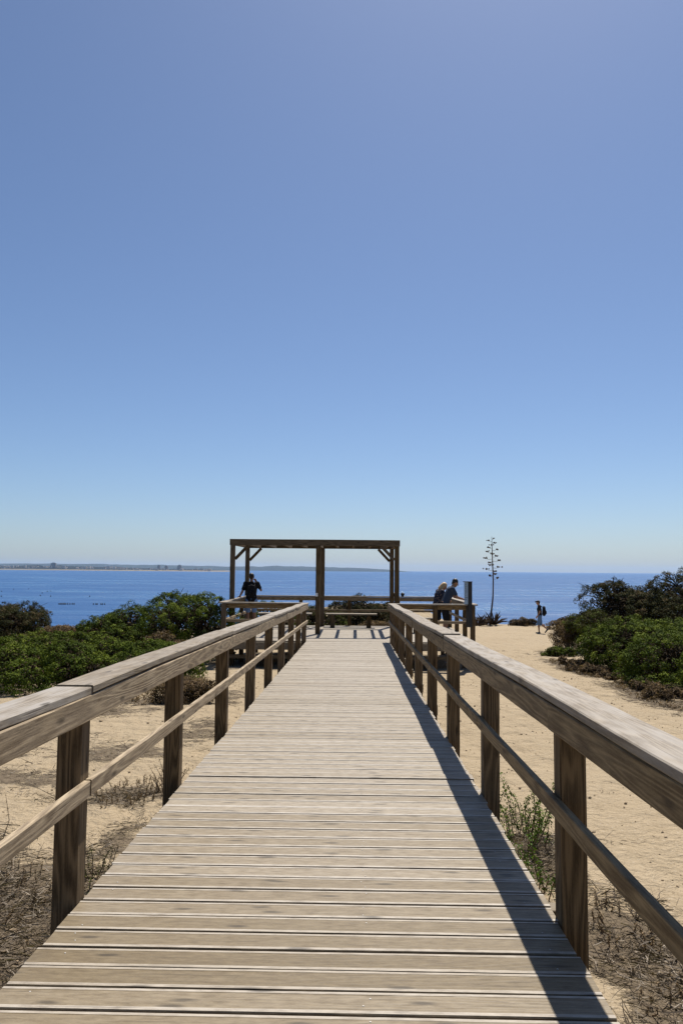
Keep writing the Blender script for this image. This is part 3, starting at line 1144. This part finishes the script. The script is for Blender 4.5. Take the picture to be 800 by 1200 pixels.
# man at the left side of the platform: seen from behind, one hand up to the face, other on the rail
PX_, PY_ = -3.33, 25.7
person('dark haired person in black top, seen from behind at the left rail', (PX_, PY_, PLAT_Z), R(8),
       stand(1.03, el_r=V3(.30, .12, 1.22), wr_r=V3(.17, .20, 1.47), hd_r=V3(-.6, -.1, .8), hn_r=V3(-.4, -.6, 0),
             el_l=V3(-.29, -.04, 1.16), wr_l=V3(-.36, .10, 1.02), hd_l=V3(-.3, .8, -.1), hn_l=V3(0, 0, -1), face=V3(.25, 1, -.1)),
       M['hair_dark'], M['cloth_black'], M['cloth_blue'], short_len=.75)
backpack('black backpack on the back of the person at the left rail', (PX_ + .02, PY_ - .155, PLAT_Z + 1.24), R(8), M['cloth_black'], .42, .26, .13)

# man on the right: profile, leaning his arms on the side rail, facing +x
person('man in grey blue shirt bowing over the right platform rail', (2.72, 24.1, PLAT_Z), R(-90 + 6),
       stand(1.0, pelvis=V3(0, -.04, .96), chest=V3(0, .11, 1.25), neck=V3(0, .21, 1.45), head=V3(0, .29, 1.575), face=V3(.05, .85, -.5),
             sh_l=V3(-.185, .17, 1.39), sh_r=V3(.185, .17, 1.39), el_l=V3(-.23, .31, 1.15), el_r=V3(.23, .30, 1.15), wr_l=V3(-.17, .53, 1.085), wr_r=V3(.20, .52, 1.085),
             hd_l=V3(.1, 1, -.12), hd_r=V3(-.1, 1, -.12), hn_l=V3(0, 0, -1), hn_r=V3(0, 0, -1), curl=.2,
             hp_l=V3(-.09, -.04, .90), hp_r=V3(.09, -.04, .90)),
       M['hair_dark'], M['cloth_grey'], M['cloth_black'], short_len=.95)
# woman behind him, head bowed
person('blond woman in patterned dark top, head bowed beside the man in grey blue', (2.52, 24.75, PLAT_Z), R(-72),
       stand(.93, chest=V3(0, .09, 1.25), neck=V3(0, .17, 1.45), head=V3(0, .26, 1.56), face=V3(0, .75, -.65),
             sh_l=V3(-.17, .12, 1.39), sh_r=V3(.17, .12, 1.39), el_l=V3(-.25, .20, 1.13), el_r=V3(.25, .16, 1.13), wr_l=V3(-.12, .38, 1.12), wr_r=V3(.12, .37, 1.10),
             hn_l=V3(0, 0, -1), hn_r=V3(0, 0, -1)),
       M['hair_blond'], M['cloth_pattern'], M['cloth_black'], hair_long=True, short_len=.9, woman=True)

# walker on the sand, facing -x, in mid stride
WY = 44.3
WX = at_px(630, WY)
WZ = gz(WX, WY) + .005
person('walker with black backpack and denim shorts on the sand by the cliff', (WX, WY, WZ), R(82),
       stand(1.03, pelvis=V3(0, 0, .955), chest=V3(0, .03, 1.27), neck=V3(0, .04, 1.49), head=V3(0, .085, 1.63), face=V3(0, 1, -.18),
             el_l=V3(-.23, .03, 1.13), wr_l=V3(-.20, .14, .92), el_r=V3(.23, -.10, 1.14), wr_r=V3(.25, -.05, .90),
             kn_l=V3(-.09, .09, .50), an_l=V3(-.09, .05, .085), kn_r=V3(.09, -.06, .49), an_r=V3(.09, -.36, .24),
             toe_r=V3(.10, -.28, .045), heel_r=V3(.09, -.42, .22), hp_r=V3(.09, -.01, .9)),
       M['hair_dark'], M['cloth_black'], M['cloth_denim'], cap=True, short_len=1.0)
hc = R(82)
off = Vector((0, -.13, 1.22))
off.rotate(Matrix.Rotation(hc, 3, 'Z'))
backpack('bulky black backpack worn by the walker on the sand', (WX + off.x, WY + off.y, WZ + off.z), hc, M['cloth_black'], .52, .32, .19)


# ------------------------------------------------------------------ plants
def leaves(centres, normals, rad, n, size, rng, up_bias=.35, aspect=.5):
    """n leaf quads round every centre; returns verts, faces, tint (per face)"""
    K = len(centres)
    d = rng.normal(size=(K, n, 3))
    d /= np.linalg.norm(d, axis=2, keepdims=True)
    d += normals[:, None, :] * .6
    d[..., 2] += .35
    d /= np.linalg.norm(d, axis=2, keepdims=True) + 1e-6
    r = rad[:, None] * rng.uniform(.6, 1.05, size=(K, n))
    c = centres[:, None, :] + d * r[..., None]
    nn = d + rng.normal(size=(K, n, 3)) * .42
    nn[..., 2] += up_bias
    axis = np.cross(nn, rng.normal(size=(K, n, 3)))
    axis /= np.linalg.norm(axis, axis=2, keepdims=True) + 1e-6
    side = np.cross(nn, axis)
    side /= np.linalg.norm(side, axis=2, keepdims=True) + 1e-6
    L = size * rng.uniform(.65, 1.35, size=(K, n))[..., None]
    nrm = np.cross(axis, side)
    fold = nrm * L * .12
    v0 = c - axis * L * .5
    v2 = c + axis * L * .5
    v1 = c + side * L * aspect * .5 + fold
    v3 = c - side * L * aspect * .5 + fold
    V = np.stack([v0, v1, v2, v3], 2).reshape(-1, 3)
    F = np.arange(len(V)).reshape(-1, 4)
    return V, F


def shrub(name, label, cat, x, y, rx, ry, h, mat, seed, lobes=9, clumps=420, per=26, leaf=.055, crad=(.11, .21), group=None, stem_mat=None,
          rag=.13, flat=.55, aspect=.5, bare=0, low=0.0, dense_core=True):
    rng = np.random.default_rng(seed)
    z0 = gz(x, y)
    t = thing(name, label, cat, (x, y, z0), group)
    # lobes filling the footprint
    cs, rs = [], []
    for k in range(lobes):
        a = rng.uniform(0, 2 * math.pi)
        q = math.sqrt(rng.uniform(0, 1)) * .72
        ex, ey = q * math.cos(a), q * math.sin(a)
        hk = h * (1 - flat * q * q) * rng.uniform(.72, 1.05)
        r = min(rx, ry, h) * rng.uniform(.34, .58)
        r = min(r, hk * .6)
        cs.append((x + ex * rx, y + ey * ry, z0 + hk - r * .85))
        rs.append((r * rng.uniform(.95, 1.45) * (rx / min(rx, ry)) ** .4, r * rng.uniform(.95, 1.4) * (ry / min(rx, ry)) ** .4, r * rng.uniform(.75, .95)))
    cs, rs = np.array(cs), np.array(rs)
    pts, nrm = [], []
    clumps, per, leaf, crad = int(clumps * 1.35), int(per * 1.0), leaf * .80, (crad[0] * .75, crad[1] * .78)
    need = clumps
    tries = 0
    while need > 0 and tries < 60:
        tries += 1
        m = max(need * 2, 64)
        k = rng.integers(0, lobes, m)
        d = rng.normal(size=(m, 3))
        d[:, 2] += .35
        d /= np.linalg.norm(d, axis=1, keepdims=True)
        p = cs[k] + d * rs[k] * (1 + rag * rng.normal(size=(m, 1)) * .45)
        # keep what is not buried in another lobe and not under the soil
        q = ((p[:, None, :] - cs[None]) / rs[None])
        inside = (np.linalg.norm(q, axis=2) < .86).any(1)
        ok = (~inside) & (p[:, 2] > ground_z(p[:, 0], p[:, 1]) + low)
        pts.append(p[ok][:need])
        nrm.append(d[ok][:need])
        need -= len(pts[-1])
    P, N = np.concatenate(pts), np.concatenate(nrm)
    # lower skirt so the shrub meets the ground
    if low == 0.0:
        m = clumps // 4
        a = rng.uniform(0, 2 * math.pi, m)
        q = rng.uniform(.70, 1.0, m)
        sx, sy = x + np.cos(a) * rx * q, y + np.sin(a) * ry * q
        P2 = np.stack([sx, sy, ground_z(sx, sy) + rng.uniform(.03, .38, m) * h * (1.15 - q) * 2.2], 1)
        N2 = np.stack([np.cos(a), np.sin(a), np.full(m, .4)], 1)
        P, N = np.concatenate([P, P2]), np.concatenate([N, N2])
    rad = rng.uniform(crad[0], crad[1], len(P))
    V, F = leaves(P, N, rad, per, leaf, rng, aspect=aspect)
    ct = rng.beta(2, 2, len(P))
    tint = np.clip(np.repeat(ct, per) * .75 + rng.uniform(0, .35, len(P) * per), 0, 1)
    np_mesh('foliage', V, F, mat, {'tint': ('FACE', tint)}, t)
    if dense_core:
        # dead leaves and twiglets inside the canopy, toned dark to add shade in gaps
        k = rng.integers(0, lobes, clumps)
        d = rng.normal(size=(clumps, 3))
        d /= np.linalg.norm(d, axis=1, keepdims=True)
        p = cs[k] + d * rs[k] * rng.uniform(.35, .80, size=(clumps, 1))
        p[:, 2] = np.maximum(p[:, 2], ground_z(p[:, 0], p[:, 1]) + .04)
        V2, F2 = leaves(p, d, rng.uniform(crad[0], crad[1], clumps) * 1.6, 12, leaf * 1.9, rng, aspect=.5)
        np_mesh('dead_foliage_shade', V2, F2, M['leaf_dead_shade'], {'tint': ('FACE', rng.uniform(0, 1, len(F2)))}, t)
    # limbs
    mb = MB()
    for k in range(lobes):
        c = cs[k]
        b = Vector((x + (c[0] - x) * .25 + rng.normal() * .05, y + (c[1] - y) * .25, gz(x + (c[0] - x) * .25, y + (c[1] - y) * .25) - .05))
        e = Vector(c) + Vector((0, 0, float(rs[k][2]) * .4))
        mid = (b + e) / 2 + Vector(rng.normal(size=3)) * .10 * h * .5
        r0 = .02 + .018 * h
        mb.tube([b, mid, e], [r0, r0 * .7, r0 * .3], 5)
        for q in range(5 + bare):
            dd = rng.normal(size=3)
            dd[2] = abs(dd[2]) * .9
            dd /= np.linalg.norm(dd)
            tip = Vector(np.array(e) + dd * rs[k] * (1.0 + (.55 * rng.uniform() if q >= 5 else 0)))
            mm = (e + tip) / 2 + Vector(rng.normal(size=3)) * .05
            mb.tube([mid.lerp(e, .6), mm, tip], [r0 * .4, r0 * .25, r0 * .10], 4)
    mb.build('stem', stem_mat or M['stem'], t)
    return t


GL, GR = 'mastic bushes left of the walk', 'bushes right of the sand path'
# left mass, near to far
G = M['leaf_green']
DS, RS, BS = 'dark scrub', 'dry scrub', 'scrub behind the platform'
SD = M['stem_dry']
shrub('mastic_bush', 'broad low green bush nearest the left railing, bottom left of the thicket', 'bush', -6.3, 17.2, 2.7, 2.0, .92, G, 1, 17, 560, 60, .052, group=GL)
shrub('mastic_bush', 'dense green bush between the left railing and the farther thicket', 'bush', -4.7, 18.2, 1.2, 1.4, .95, G, 2, 9, 260, 60, .052, group=GL)
shrub('mastic_bush', 'low green bush at the left edge of the photo behind the railing', 'bush', -9.9, 18.0, 2.2, 2.4, .92, G, 3, 12, 400, 56, .052, group=GL)
shrub('mastic_bush', 'tall green bush close against the left side of the platform', 'bush', -5.2, 24.4, 1.6, 2.1, 2.05, G, 4, 13, 420, 60, .058, group=GL)
shrub('mastic_bush', 'green bush stepping down left from the tallest bush by the platform', 'bush', -7.4, 25.4, 1.5, 2.2, 1.38, G, 5, 13, 400, 60, .058, group=GL)
shrub('mastic_bush', 'green bush in the middle of the left thicket, olive tipped', 'bush', -8.2, 21.6, 1.9, 1.7, .95, G, 6, 12, 340, 56, .056, group=GL)
shrub('mastic_bush', 'low rounded green bush under the twiggy gap in the thicket', 'bush', -10.4, 25.0, 2.0, 2.0, .72, M['leaf_mixed'], 7, 10, 320, 50, .058, group=GL)
shrub('dark_bush', 'tall dark brown bush standing alone against the sea at far left', 'bush', -15.5, 36.0, 1.75, 1.8, 1.52, M['leaf_dark'], 8, 13, 380, 50, .08, (.14, .26), group=DS, rag=.27, bare=3)
shrub('dark_bush', 'small dark twiggy sprig bush left of the thicket skyline', 'bush', -8.4, 27.2, .40, .5, 1.35, M['leaf_dark'], 9, 4, 50, 26, .06, group=DS, rag=.3, bare=6)
shrub('dry_bush', 'brown dry bush beside the dark lone bush', 'bush', -12.4, 33.0, 1.6, 1.0, .62, M['leaf_dry'], 10, 8, 200, 30, .07, group=RS, stem_mat=SD, bare=5)
shrub('dry_bush', 'brown dry bush on the crest of the left thicket', 'bush', -9.6, 29.0, 1.0, .8, .85, M['leaf_dry'], 11, 7, 150, 30, .06, group=RS, stem_mat=SD, bare=6)
shrub('dry_bush', 'small brown dry bush amid the green below the platform bush', 'bush', -5.0, 21.0, .7, .55, .85, M['leaf_dry'], 12, 6, 120, 30, .05, group=RS, stem_mat=SD, bare=5)
shrub('dry_bush', 'grey brown cushion bush on sand seen between the left railing posts', 'bush', -3.35, 14.6, .85, .7, .48, M['leaf_dry'], 13, 9, 240, 34, .032, (.05, .10), group=RS, stem_mat=SD, bare=7)
# behind the platform
shrub('mixed_bush', 'green bush behind the rear rail at the left of the pergola', 'bush', -3.6, 31.5, 1.7, 1.3, 1.62, G, 14, 9, 260, 50, .062, group=BS)
shrub('mixed_bush', 'olive bush behind the rear rail left of the middle posts', 'bush', -1.9, 32.5, 1.4, 1.2, 1.5, M['leaf_mixed'], 15, 9, 240, 50, .062, group=BS)
shrub('mixed_bush', 'dark bush rising above the rear rail right of the middle posts', 'bush', .0, 34.5, 1.1, 1.3, 1.68, M['leaf_dark'], 16, 10, 280, 46, .068, group=BS, rag=.25, bare=3)
shrub('mixed_bush', 'dark bush above the rear rail near the right pergola post', 'bush', 1.5, 37.5, 1.3, 1.2, 1.02, M['leaf_dark'], 17, 9, 240, 46, .068, group=BS, rag=.25, bare=3)
shrub('dry_bush', 'brown dry bush below the rear rail in the pergola opening', 'bush', .55, 31.5, 1.7, .9, .85, M['leaf_dry'], 18, 9, 260, 34, .055, group=RS, stem_mat=SD, bare=5)
shrub('dry_bush', 'brown dry bush behind the right pergola posts', 'bush', 2.4, 33.2, 1.1, .8, .62, M['leaf_dry'], 19, 7, 160, 30, .06, group=RS, stem_mat=SD, bare=5)
# right mass
shrub('dark_bush', 'tall dark bush at the right edge, highest against the sky', 'bush', 12.0, 29.5, 2.1, 2.2, 3.2, M['leaf_dark'], 20, 17, 560, 56, .07, (.13, .25), group=GR, rag=.27, bare=3)
shrub('dark_bush', 'tall dark twiggy bush left of the highest one on the right', 'bush', 10.25, 30.5, 1.4, 1.8, 2.75, M['leaf_dark'], 21, 14, 420, 56, .07, (.13, .24), group=GR, rag=.3, bare=6)
shrub('dark_bush', 'dark bush with green tips stepping down towards the walker', 'bush', 8.75, 29.6, .85, 1.4, 1.62, M['leaf_mixed'], 22, 10, 280, 52, .06, group=GR, rag=.25, bare=3)
shrub('mastic_bush', 'big rounded green bush in front of the dark bushes on the right', 'bush', 8.25, 22.6, 1.85, 2.4, 1.55, G, 23, 19, 600, 60, .055, group=GR)
shrub('mastic_bush', 'green bush at the right edge in front of the rounded one', 'bush', 7.75, 18.0, 1.75, 2.5, 1.30, G, 24, 19, 600, 60, .053, group=GR)
shrub('dark_bush', 'dark olive bush filling the right edge behind the green ones', 'bush', 11.4, 23.6, 2.3, 2.2, 2.0, M['leaf_mixed'], 25, 13, 420, 52, .065, group=GR)
shrub('mastic_bush', 'small low green cushion bush at the edge of the sand path', 'bush', 6.95, 27.6, .60, .5, .34, G, 26, 6, 130, 44, .046, (.06, .12), group=GR)
shrub('dry_bush', 'brown dry scrub at the foot of the bushes nearest the walker', 'bush', 8.15, 30.8, .45, 1.2, .95, M['leaf_dry'], 27, 8, 200, 34, .052, group=RS, stem_mat=SD, bare=7)
shrub('dry_bush', 'brown dry scrub skirting the rounded green bush along the path', 'bush', 6.25, 21.8, .50, 3.6, .20, M['leaf_dry'], 28, 20, 330, 26, .040, (.04, .09), group=RS, stem_mat=SD, bare=8)
shrub('dry_bush', 'brown dry scrub skirting the right edge bush nearest the camera', 'bush', 6.2, 16.4, .60, 2.5, .20, M['leaf_dry'], 29, 20, 360, 26, .036, (.04, .09), group=RS, stem_mat=SD, bare=8)
shrub('dry_bush', 'low brown tuft on the cliff edge left of the walker', 'bush', 11.9, 56.0, 1.3, .8, .45, M['leaf_dry'], 30, 7, 130, 26, .08, group=RS, stem_mat=SD, bare=5)
shrub('dry_bush', 'low brown tuft on the cliff edge right behind the walker', 'bush', 13.3, 50.0, 1.5, .9, .75, M['leaf_dry'], 31, 8, 150, 26, .08, group=RS, stem_mat=SD, bare=5)


# ------------------------------------------------------------------ agave
def agave():
    ay = 57.5
    x0 = at_px(572.5, ay)
    z0 = gz(x0, ay)
    t = thing('agave_stalk', 'tall bare agave flower stalk with short side branches against the sky', 'agave', (x0, ay, z0))
    prof = [(572.5, 733), (573, 724), (574.5, 713), (576, 700), (576.5, 680), (575.8, 660), (575.2, 640), (575, 629)]
    pts = []
    for px, py in prof:
        pts.append(Vector((at_px(px, ay), ay, CAMH - (py - hor(px)) * ay / FPX)))
    mb = MB()
    mb.tube(pts, [.10, .085, .062, .052, .046, .038, .026, .013], 8)
    mb.build('stalk', M['agave'], t, smooth=True)
    rr = random.Random(12)
    zs = [pts[4].z + .1 + i * .158 for i in range(30)]
    top = pts[-1].z
    for k, z in enumerate(zs):
        f = (z - zs[0]) / (top - zs[0])
        if f > .98:
            break
        L = (.62 if f < .45 else .62 - .5 * (f - .45) / .55) * rr.uniform(.72, 1.1) * (.55 if f < .08 else 1)
        a = k * 2.4 + rr.uniform(-.3, .3)
        # stalk x at this height
        xs = np.interp(z, [p.z for p in pts], [p.x for p in pts])
        b = Vector((xs, ay, z))
        d = Vector((math.cos(a), math.sin(a), 0))
        e = b + d * L + Vector((0, 0, .02 * L))
        tip = e + Vector((0, 0, .06))
        mb = MB()
        mb.tube([b, b.lerp(e, .6) - Vector((0, 0, .03)), tip], [.013, .010, .009], 5)
        br = mb.build('branch', M['agave'], t)
        mb = MB()
        sc = 1.0 if f < .55 else 1.0 - .75 * (f - .55)
        mb.lathe([(.012, -.05 * sc), (.075 * sc, -.015 * sc), (.080 * sc, .012 * sc), (.015, .04 * sc)], tip, 7)
        for q in range(6):
            o = Vector((rr.gauss(0, .085), rr.gauss(0, .085), rr.gauss(0, .024))) * sc
            c = tip + o
            mb.lathe([(.010, -.045 * sc), (.044 * sc, -.02 * sc), (.050 * sc, .02 * sc), (.014, .055 * sc)], c, 6)
        mb.build('seed_pod', M['pod'], br)
    # dry rosettes at its foot
    for (px, py_, s, lab) in ((566, 58, 1.0, 'dry spiky agave rosette left of the tall stalk'), (577, 57, 1.15, 'dry spiky agave rosette at the foot of the tall stalk'), (558, 56.5, 1.0, 'dry spiky agave rosette farthest left on the cliff edge')):
        x = at_px(px, py_)
        z = gz(x, py_)
        mb = MB()
        for q in range(34):
            a = rr.uniform(0, 6.283)
            el = rr.uniform(.15, 1.25)
            L = s * rr.uniform(.6, 1.05)
            d = Vector((math.cos(a) * math.cos(el), math.sin(a) * math.cos(el), math.sin(el)))
            b = Vector((x, py_, z + .05)) + Vector((math.cos(a), math.sin(a), 0)) * .12
            mb.tube([b, b + d * L * .5 + Vector((0, 0, .05)), b + d * L - Vector((0, 0, .12 * L))], [.055, .05, .006], 5)
        o = mb.build('agave_rosette', M['pod'])
        tag(o, lab, 'agave', 'dry agave rosettes')


agave()


# ------------------------------------------------------------------ litter, pebbles and small plants
def strips(P, D, L, W, rng, bend=.35):
    """bent flat twig pieces: two quads each"""
    n = len(P)
    side = np.cross(D, rng.normal(size=(n, 3)))
    side /= np.linalg.norm(side, axis=1, keepdims=True) + 1e-6
    k = rng.normal(size=(n, 3)) * bend
    k[:, 2] *= .5
    p0 = P
    p1 = P + D * L[:, None] * .5
    D2 = D + k
    D2 /= np.linalg.norm(D2, axis=1, keepdims=True)
    p2 = p1 + D2 * L[:, None] * .5
    w = W[:, None]
    V = np.stack([p0 - side * w, p0 + side * w, p1 - side * w, p1 + side * w, p2 - side * w * .5, p2 + side * w * .5], 1).reshape(-1, 3)
    b = np.arange(n)[:, None] * 6
    F = np.concatenate([b + np.array([[0, 1, 3, 2]]), b + np.array([[2, 3, 5, 4]])], 0)
    return V, F


def litter():
    rng = np.random.default_rng(21)
    X, Y = [], []
    for x0, x1, y0, y1, n in ((-4.2, -1.40, 3.0, 8.0, 60000), (-8.5, -1.4, 8.0, 16.0, 36000), (1.02, 2.6, 2.6, 7.8, 38000), (4.8, 7.6, 12.5, 30.0, 30000)):
        X.append(rng.uniform(x0, x1, n))
        Y.append(rng.uniform(y0, y1, n))
    X, Y = np.concatenate(X), np.concatenate(Y)
    a = litter_amount(X, Y)
    nz = np.array([mnoise.fractal(Vector((x * 1.6, y * 1.6, 3)), 1, 2, 3) for x, y in zip(X, Y)])
    keep = rng.uniform(0, 1, len(X)) < np.clip(a * .95 - .26 + nz * .55, 0, 1) 
    X, Y = X[keep], Y[keep]
    n = len(X)
    Z = ground_z(X, Y) + rng.exponential(.013, n) + .003
    D = rng.normal(size=(n, 3))
    D[:, 2] = np.abs(D[:, 2]) * .2 - .05
    D /= np.linalg.norm(D, axis=1, keepdims=True)
    L = rng.gamma(2.0, .033, n) + .02
    W = rng.uniform(.0012, .0032, n)
    V, F = strips(np.stack([X, Y, Z], 1), D, L, W, rng)
    tint = np.tile(rng.beta(1.3, 1.6, n), 2)
    o = np_mesh('dry_litter', V, F, M['litter'], {'tint': ('FACE', tint)})
    tag(o, 'dead brown twigs and plant litter lying on the sand', 'litter', kind='stuff')


litter()


def pebbles():
    rng = np.random.default_rng(5)
    n = 7000
    X = np.concatenate([rng.uniform(1.1, 9, n // 2), rng.uniform(-8, -1.4, n // 2)])
    Y = rng.uniform(1.3, 20, n)
    keep = (X < .9 + Y * .42) & (X > -.9 - Y * .46)
    X, Y = X[keep], Y[keep]
    ico = bmesh.new()
    bmesh.ops.create_icosphere(ico, subdivisions=1, radius=1)
    bv = np.array([v.co[:] for v in ico.verts])
    bf = [[v.index for v in f.verts] for f in ico.faces]
    ico.free()
    vs, fs = [], []
    for i, (x, y) in enumerate(zip(X, Y)):
        s = min(.035, .003 + rng.exponential(.0048))
        q = bv * (1 + rng.normal(size=(len(bv), 1)) * .18) * np.array([s, s * rng.uniform(.6, 1.2), s * rng.uniform(.45, .8)])
        vs.append(q + np.array([x, y, gz(x, y) + s * .25]))
        fs += [[k + i * len(bv) for k in f] for f in bf]
    me = bpy.data.meshes.new('pebbles')
    me.from_pydata(np.concatenate(vs).tolist(), [], fs)
    me.materials.append(plain_mat('pebble_stone', (0.25, 0.19, 0.125), 0.9, 0.1, 0.6, 3))
    o = bpy.data.objects.new('pebbles', me)
    COL.objects.link(o)
    tag(o, 'small stones and clods scattered over the sand', 'pebbles', kind='stuff')


pebbles()


def sprig_plant(name, label, cat, x, y, n, h, spread, mat, seed, leaf=.016, group=None, per=16, lean=(0, 0), stem=None):
    """stems with small leaves up their length"""
    rng = np.random.default_rng(seed)
    t = thing(name, label, cat, (x, y, gz(x, y)), group)
    mb = MB()
    P, N = [], []
    for k in range(n):
        a = rng.uniform(0, 6.283)
        q = math.sqrt(rng.uniform(0, 1)) * spread
        b = Vector((x + math.cos(a) * q, y + math.sin(a) * q * 1.6, 0))
        b.z = gz(b.x, b.y) - .01
        L = h * rng.uniform(.5, 1.05)
        d = Vector((math.cos(a) * .35 + lean[0] + rng.normal() * .12, math.sin(a) * .35 + lean[1] + rng.normal() * .12, 1)).normalized()
        m = b + d * L * .55 + Vector(rng.normal(size=3)) * .02
        e = m + (d + Vector(rng.normal(size=3)) * .25).normalized() * L * .45
        mb.tube([(x + (b.x - x) * .15, y + (b.y - y) * .15, b.z - .06), b, m, e], [.005, .0045, .0035, .0015], 4)
        for s in np.linspace(.25, 1.0, per):
            c = b.lerp(m, s / .55) if s < .55 else m.lerp(e, (s - .55) / .45)
            P.append(c)
            N.append(d)
    mb.build('stem', stem or M['stem_dry'], t)
    P, N = np.array([list(p) for p in P]), np.array([list(v) for v in N])
    V, F = leaves(P, N * .3, np.full(len(P), leaf * 1.1), 5, leaf, rng, aspect=.45)
    np_mesh('foliage', V, F, mat, {'tint': ('FACE', rng.uniform(0, 1, len(F)))}, t)
    return t


GS = 'small plants beside the walk'
sprig_plant('wild_plant', 'leafy green weed growing just left of the nearest right post', 'plant', 1.33, 6.5, 26, .50, .18, M['leaf_fresh'], 3, .024, GS, per=12)
sprig_plant('wild_plant', 'green weed sprawling at the deck edge behind the nearest right post', 'plant', 1.26, 5.55, 22, .36, .18, M['leaf_fresh'], 4, .022, GS, lean=(-.05, -.2), per=11)
sprig_plant('dry_weed', 'dry brown weed cluster beside the nearest right post, on its sand side', 'plant', 1.58, 4.95, 34, .12, .28, M['leaf_dry'], 5, .011, GS, per=9)
sprig_plant('dry_weed', 'dry brown weed cluster nearest the bottom right corner', 'plant', 1.72, 4.1, 36, .09, .34, M['leaf_dry'], 6, .010, GS, per=8)
sprig_plant('dry_weed', 'single tall dry stalk on sand left of the nearest left post', 'plant', -2.70, 6.2, 3, .62, .03, M['leaf_dry'], 7, .012, GS, per=7, lean=(.30, 0))
sprig_plant('dry_weed', 'dark tangled weed at the foot of the nearest left post', 'plant', -1.76, 5.5, 44, .22, .18, M['leaf_mixed'], 8, .014, GS, per=10)
sprig_plant('dry_weed', 'dry grey tuft between the first and second left posts', 'plant', -2.2, 8.0, 60, .10, .36, M['leaf_dry'], 9, .012, GS, per=7)
sprig_plant('dry_weed', 'dead brown brushwood pile in the bottom left corner', 'plant', -2.3, 4.9, 90, .08, .60, M['leaf_dry'], 10, .011, GS, per=7)
sprig_plant('dry_weed', 'dry weed tuft at the foot of the second left post', 'plant', -1.85, 8.1, 26, .30, .10, M['leaf_dry'], 11, .012, GS, per=8)

# ------------------------------------------------------------------ air
def haze():
    x0, x1, y0, y1, z0, z1 = -23500.0, 23500.0, -1500.0, 27000.0, SEA_Z - 1.8, 170.0
    mb = MB()
    c = [(x0, y0, z0), (x1, y0, z0), (x1, y1, z0), (x0, y1, z0), (x0, y0, z1), (x1, y0, z1), (x1, y1, z1), (x0, y1, z1)]
    mb.v = [Vector(p) for p in c]
    for f in ((3, 2, 1, 0), (4, 5, 6, 7), (0, 1, 5, 4), (1, 2, 6, 5), (2, 3, 7, 6), (3, 0, 4, 7)):
        mb.face(list(f), [(0, 0)] * 4, 0)
    T = NT('haze_air')
    pv = T.n('ShaderNodeVolumePrincipled')
    pv.inputs['Color'].default_value = (0.45, 0.66, 1.0, 1)
    pv.inputs['Density'].default_value = HAZE
    pv.inputs['Anisotropy'].default_value = 0.2
    T.link(pv.outputs[0], T.out.inputs['Volume'])
    o = mb.build('haze', T.m)
    tag(o, 'thin sea haze over the bay', 'haze', kind='stuff')


HAZE = 3.0e-5
haze()

# ------------------------------------------------------------------ light, sky, camera
SUN = Vector((0.165, 0.54, 1.0)).normalized()
el = math.asin(SUN.z)
az = math.atan2(SUN.x, SUN.y)
w = bpy.data.worlds.new('World')
scene.world = w
w.use_nodes = True
nt = w.node_tree
nt.nodes.clear()
sky = nt.nodes.new('ShaderNodeTexSky')
sky.sky_type = 'NISHITA'
sky.sun_disc = False
sky.sun_elevation = el
sky.sun_rotation = az
sky.altitude = 0
sky.air_density = 0.8
sky.dust_density = 0.7
sky.ozone_density = 6.2
bg = nt.nodes.new('ShaderNodeBackground')
bg.inputs[1].default_value = 0.068
wo = nt.nodes.new('ShaderNodeOutputWorld')
nt.links.new(sky.outputs[0], bg.inputs[0])
nt.links.new(bg.outputs[0], wo.inputs[0])

sl = bpy.data.lights.new('sun', 'SUN')
sl.energy = 5.0
sl.angle = R(0.53)
sl.color = (1.0, 0.95, 0.87)
so = bpy.data.objects.new('sun', sl)
so.rotation_euler = (-SUN).to_track_quat('-Z', 'Y').to_euler()
so.location = (10, 40, 80)
COL.objects.link(so)

cd = bpy.data.cameras.new('camera')
cd.sensor_fit = 'VERTICAL'
cd.sensor_height = 36.0
cd.lens = 36.0 * FPX / 1200.0
cd.clip_start = 0.05
cd.clip_end = 80000
cam = bpy.data.objects.new('camera', cd)
COL.objects.link(cam)
rot = Matrix.Rotation(R(1.017), 4, 'Z') @ Matrix.Rotation(R(90 + 4.168), 4, 'X') @ Matrix.Rotation(R(0.49), 4, 'Z')
cam.matrix_world = Matrix.Translation((0, 0, CAMH)) @ rot
scene.camera = cam

vs = scene.view_settings
vs.view_transform = 'Standard'
vs.look = 'None'
vs.exposure = 0.6
vs.gamma = 1.0
vs.use_curve_mapping = False
scene.render.engine = 'CYCLES'
cy = scene.cycles
cy.use_denoising = True
cy.max_bounces = 6
cy.diffuse_bounces = 3
cy.glossy_bounces = 3
cy.transmission_bounces = 3
cy.volume_bounces = 0
cy.transparent_max_bounces = 8
cy.use_adaptive_sampling = True
cy.adaptive_threshold = 0.005
cy.sample_clamp_indirect = 6.0
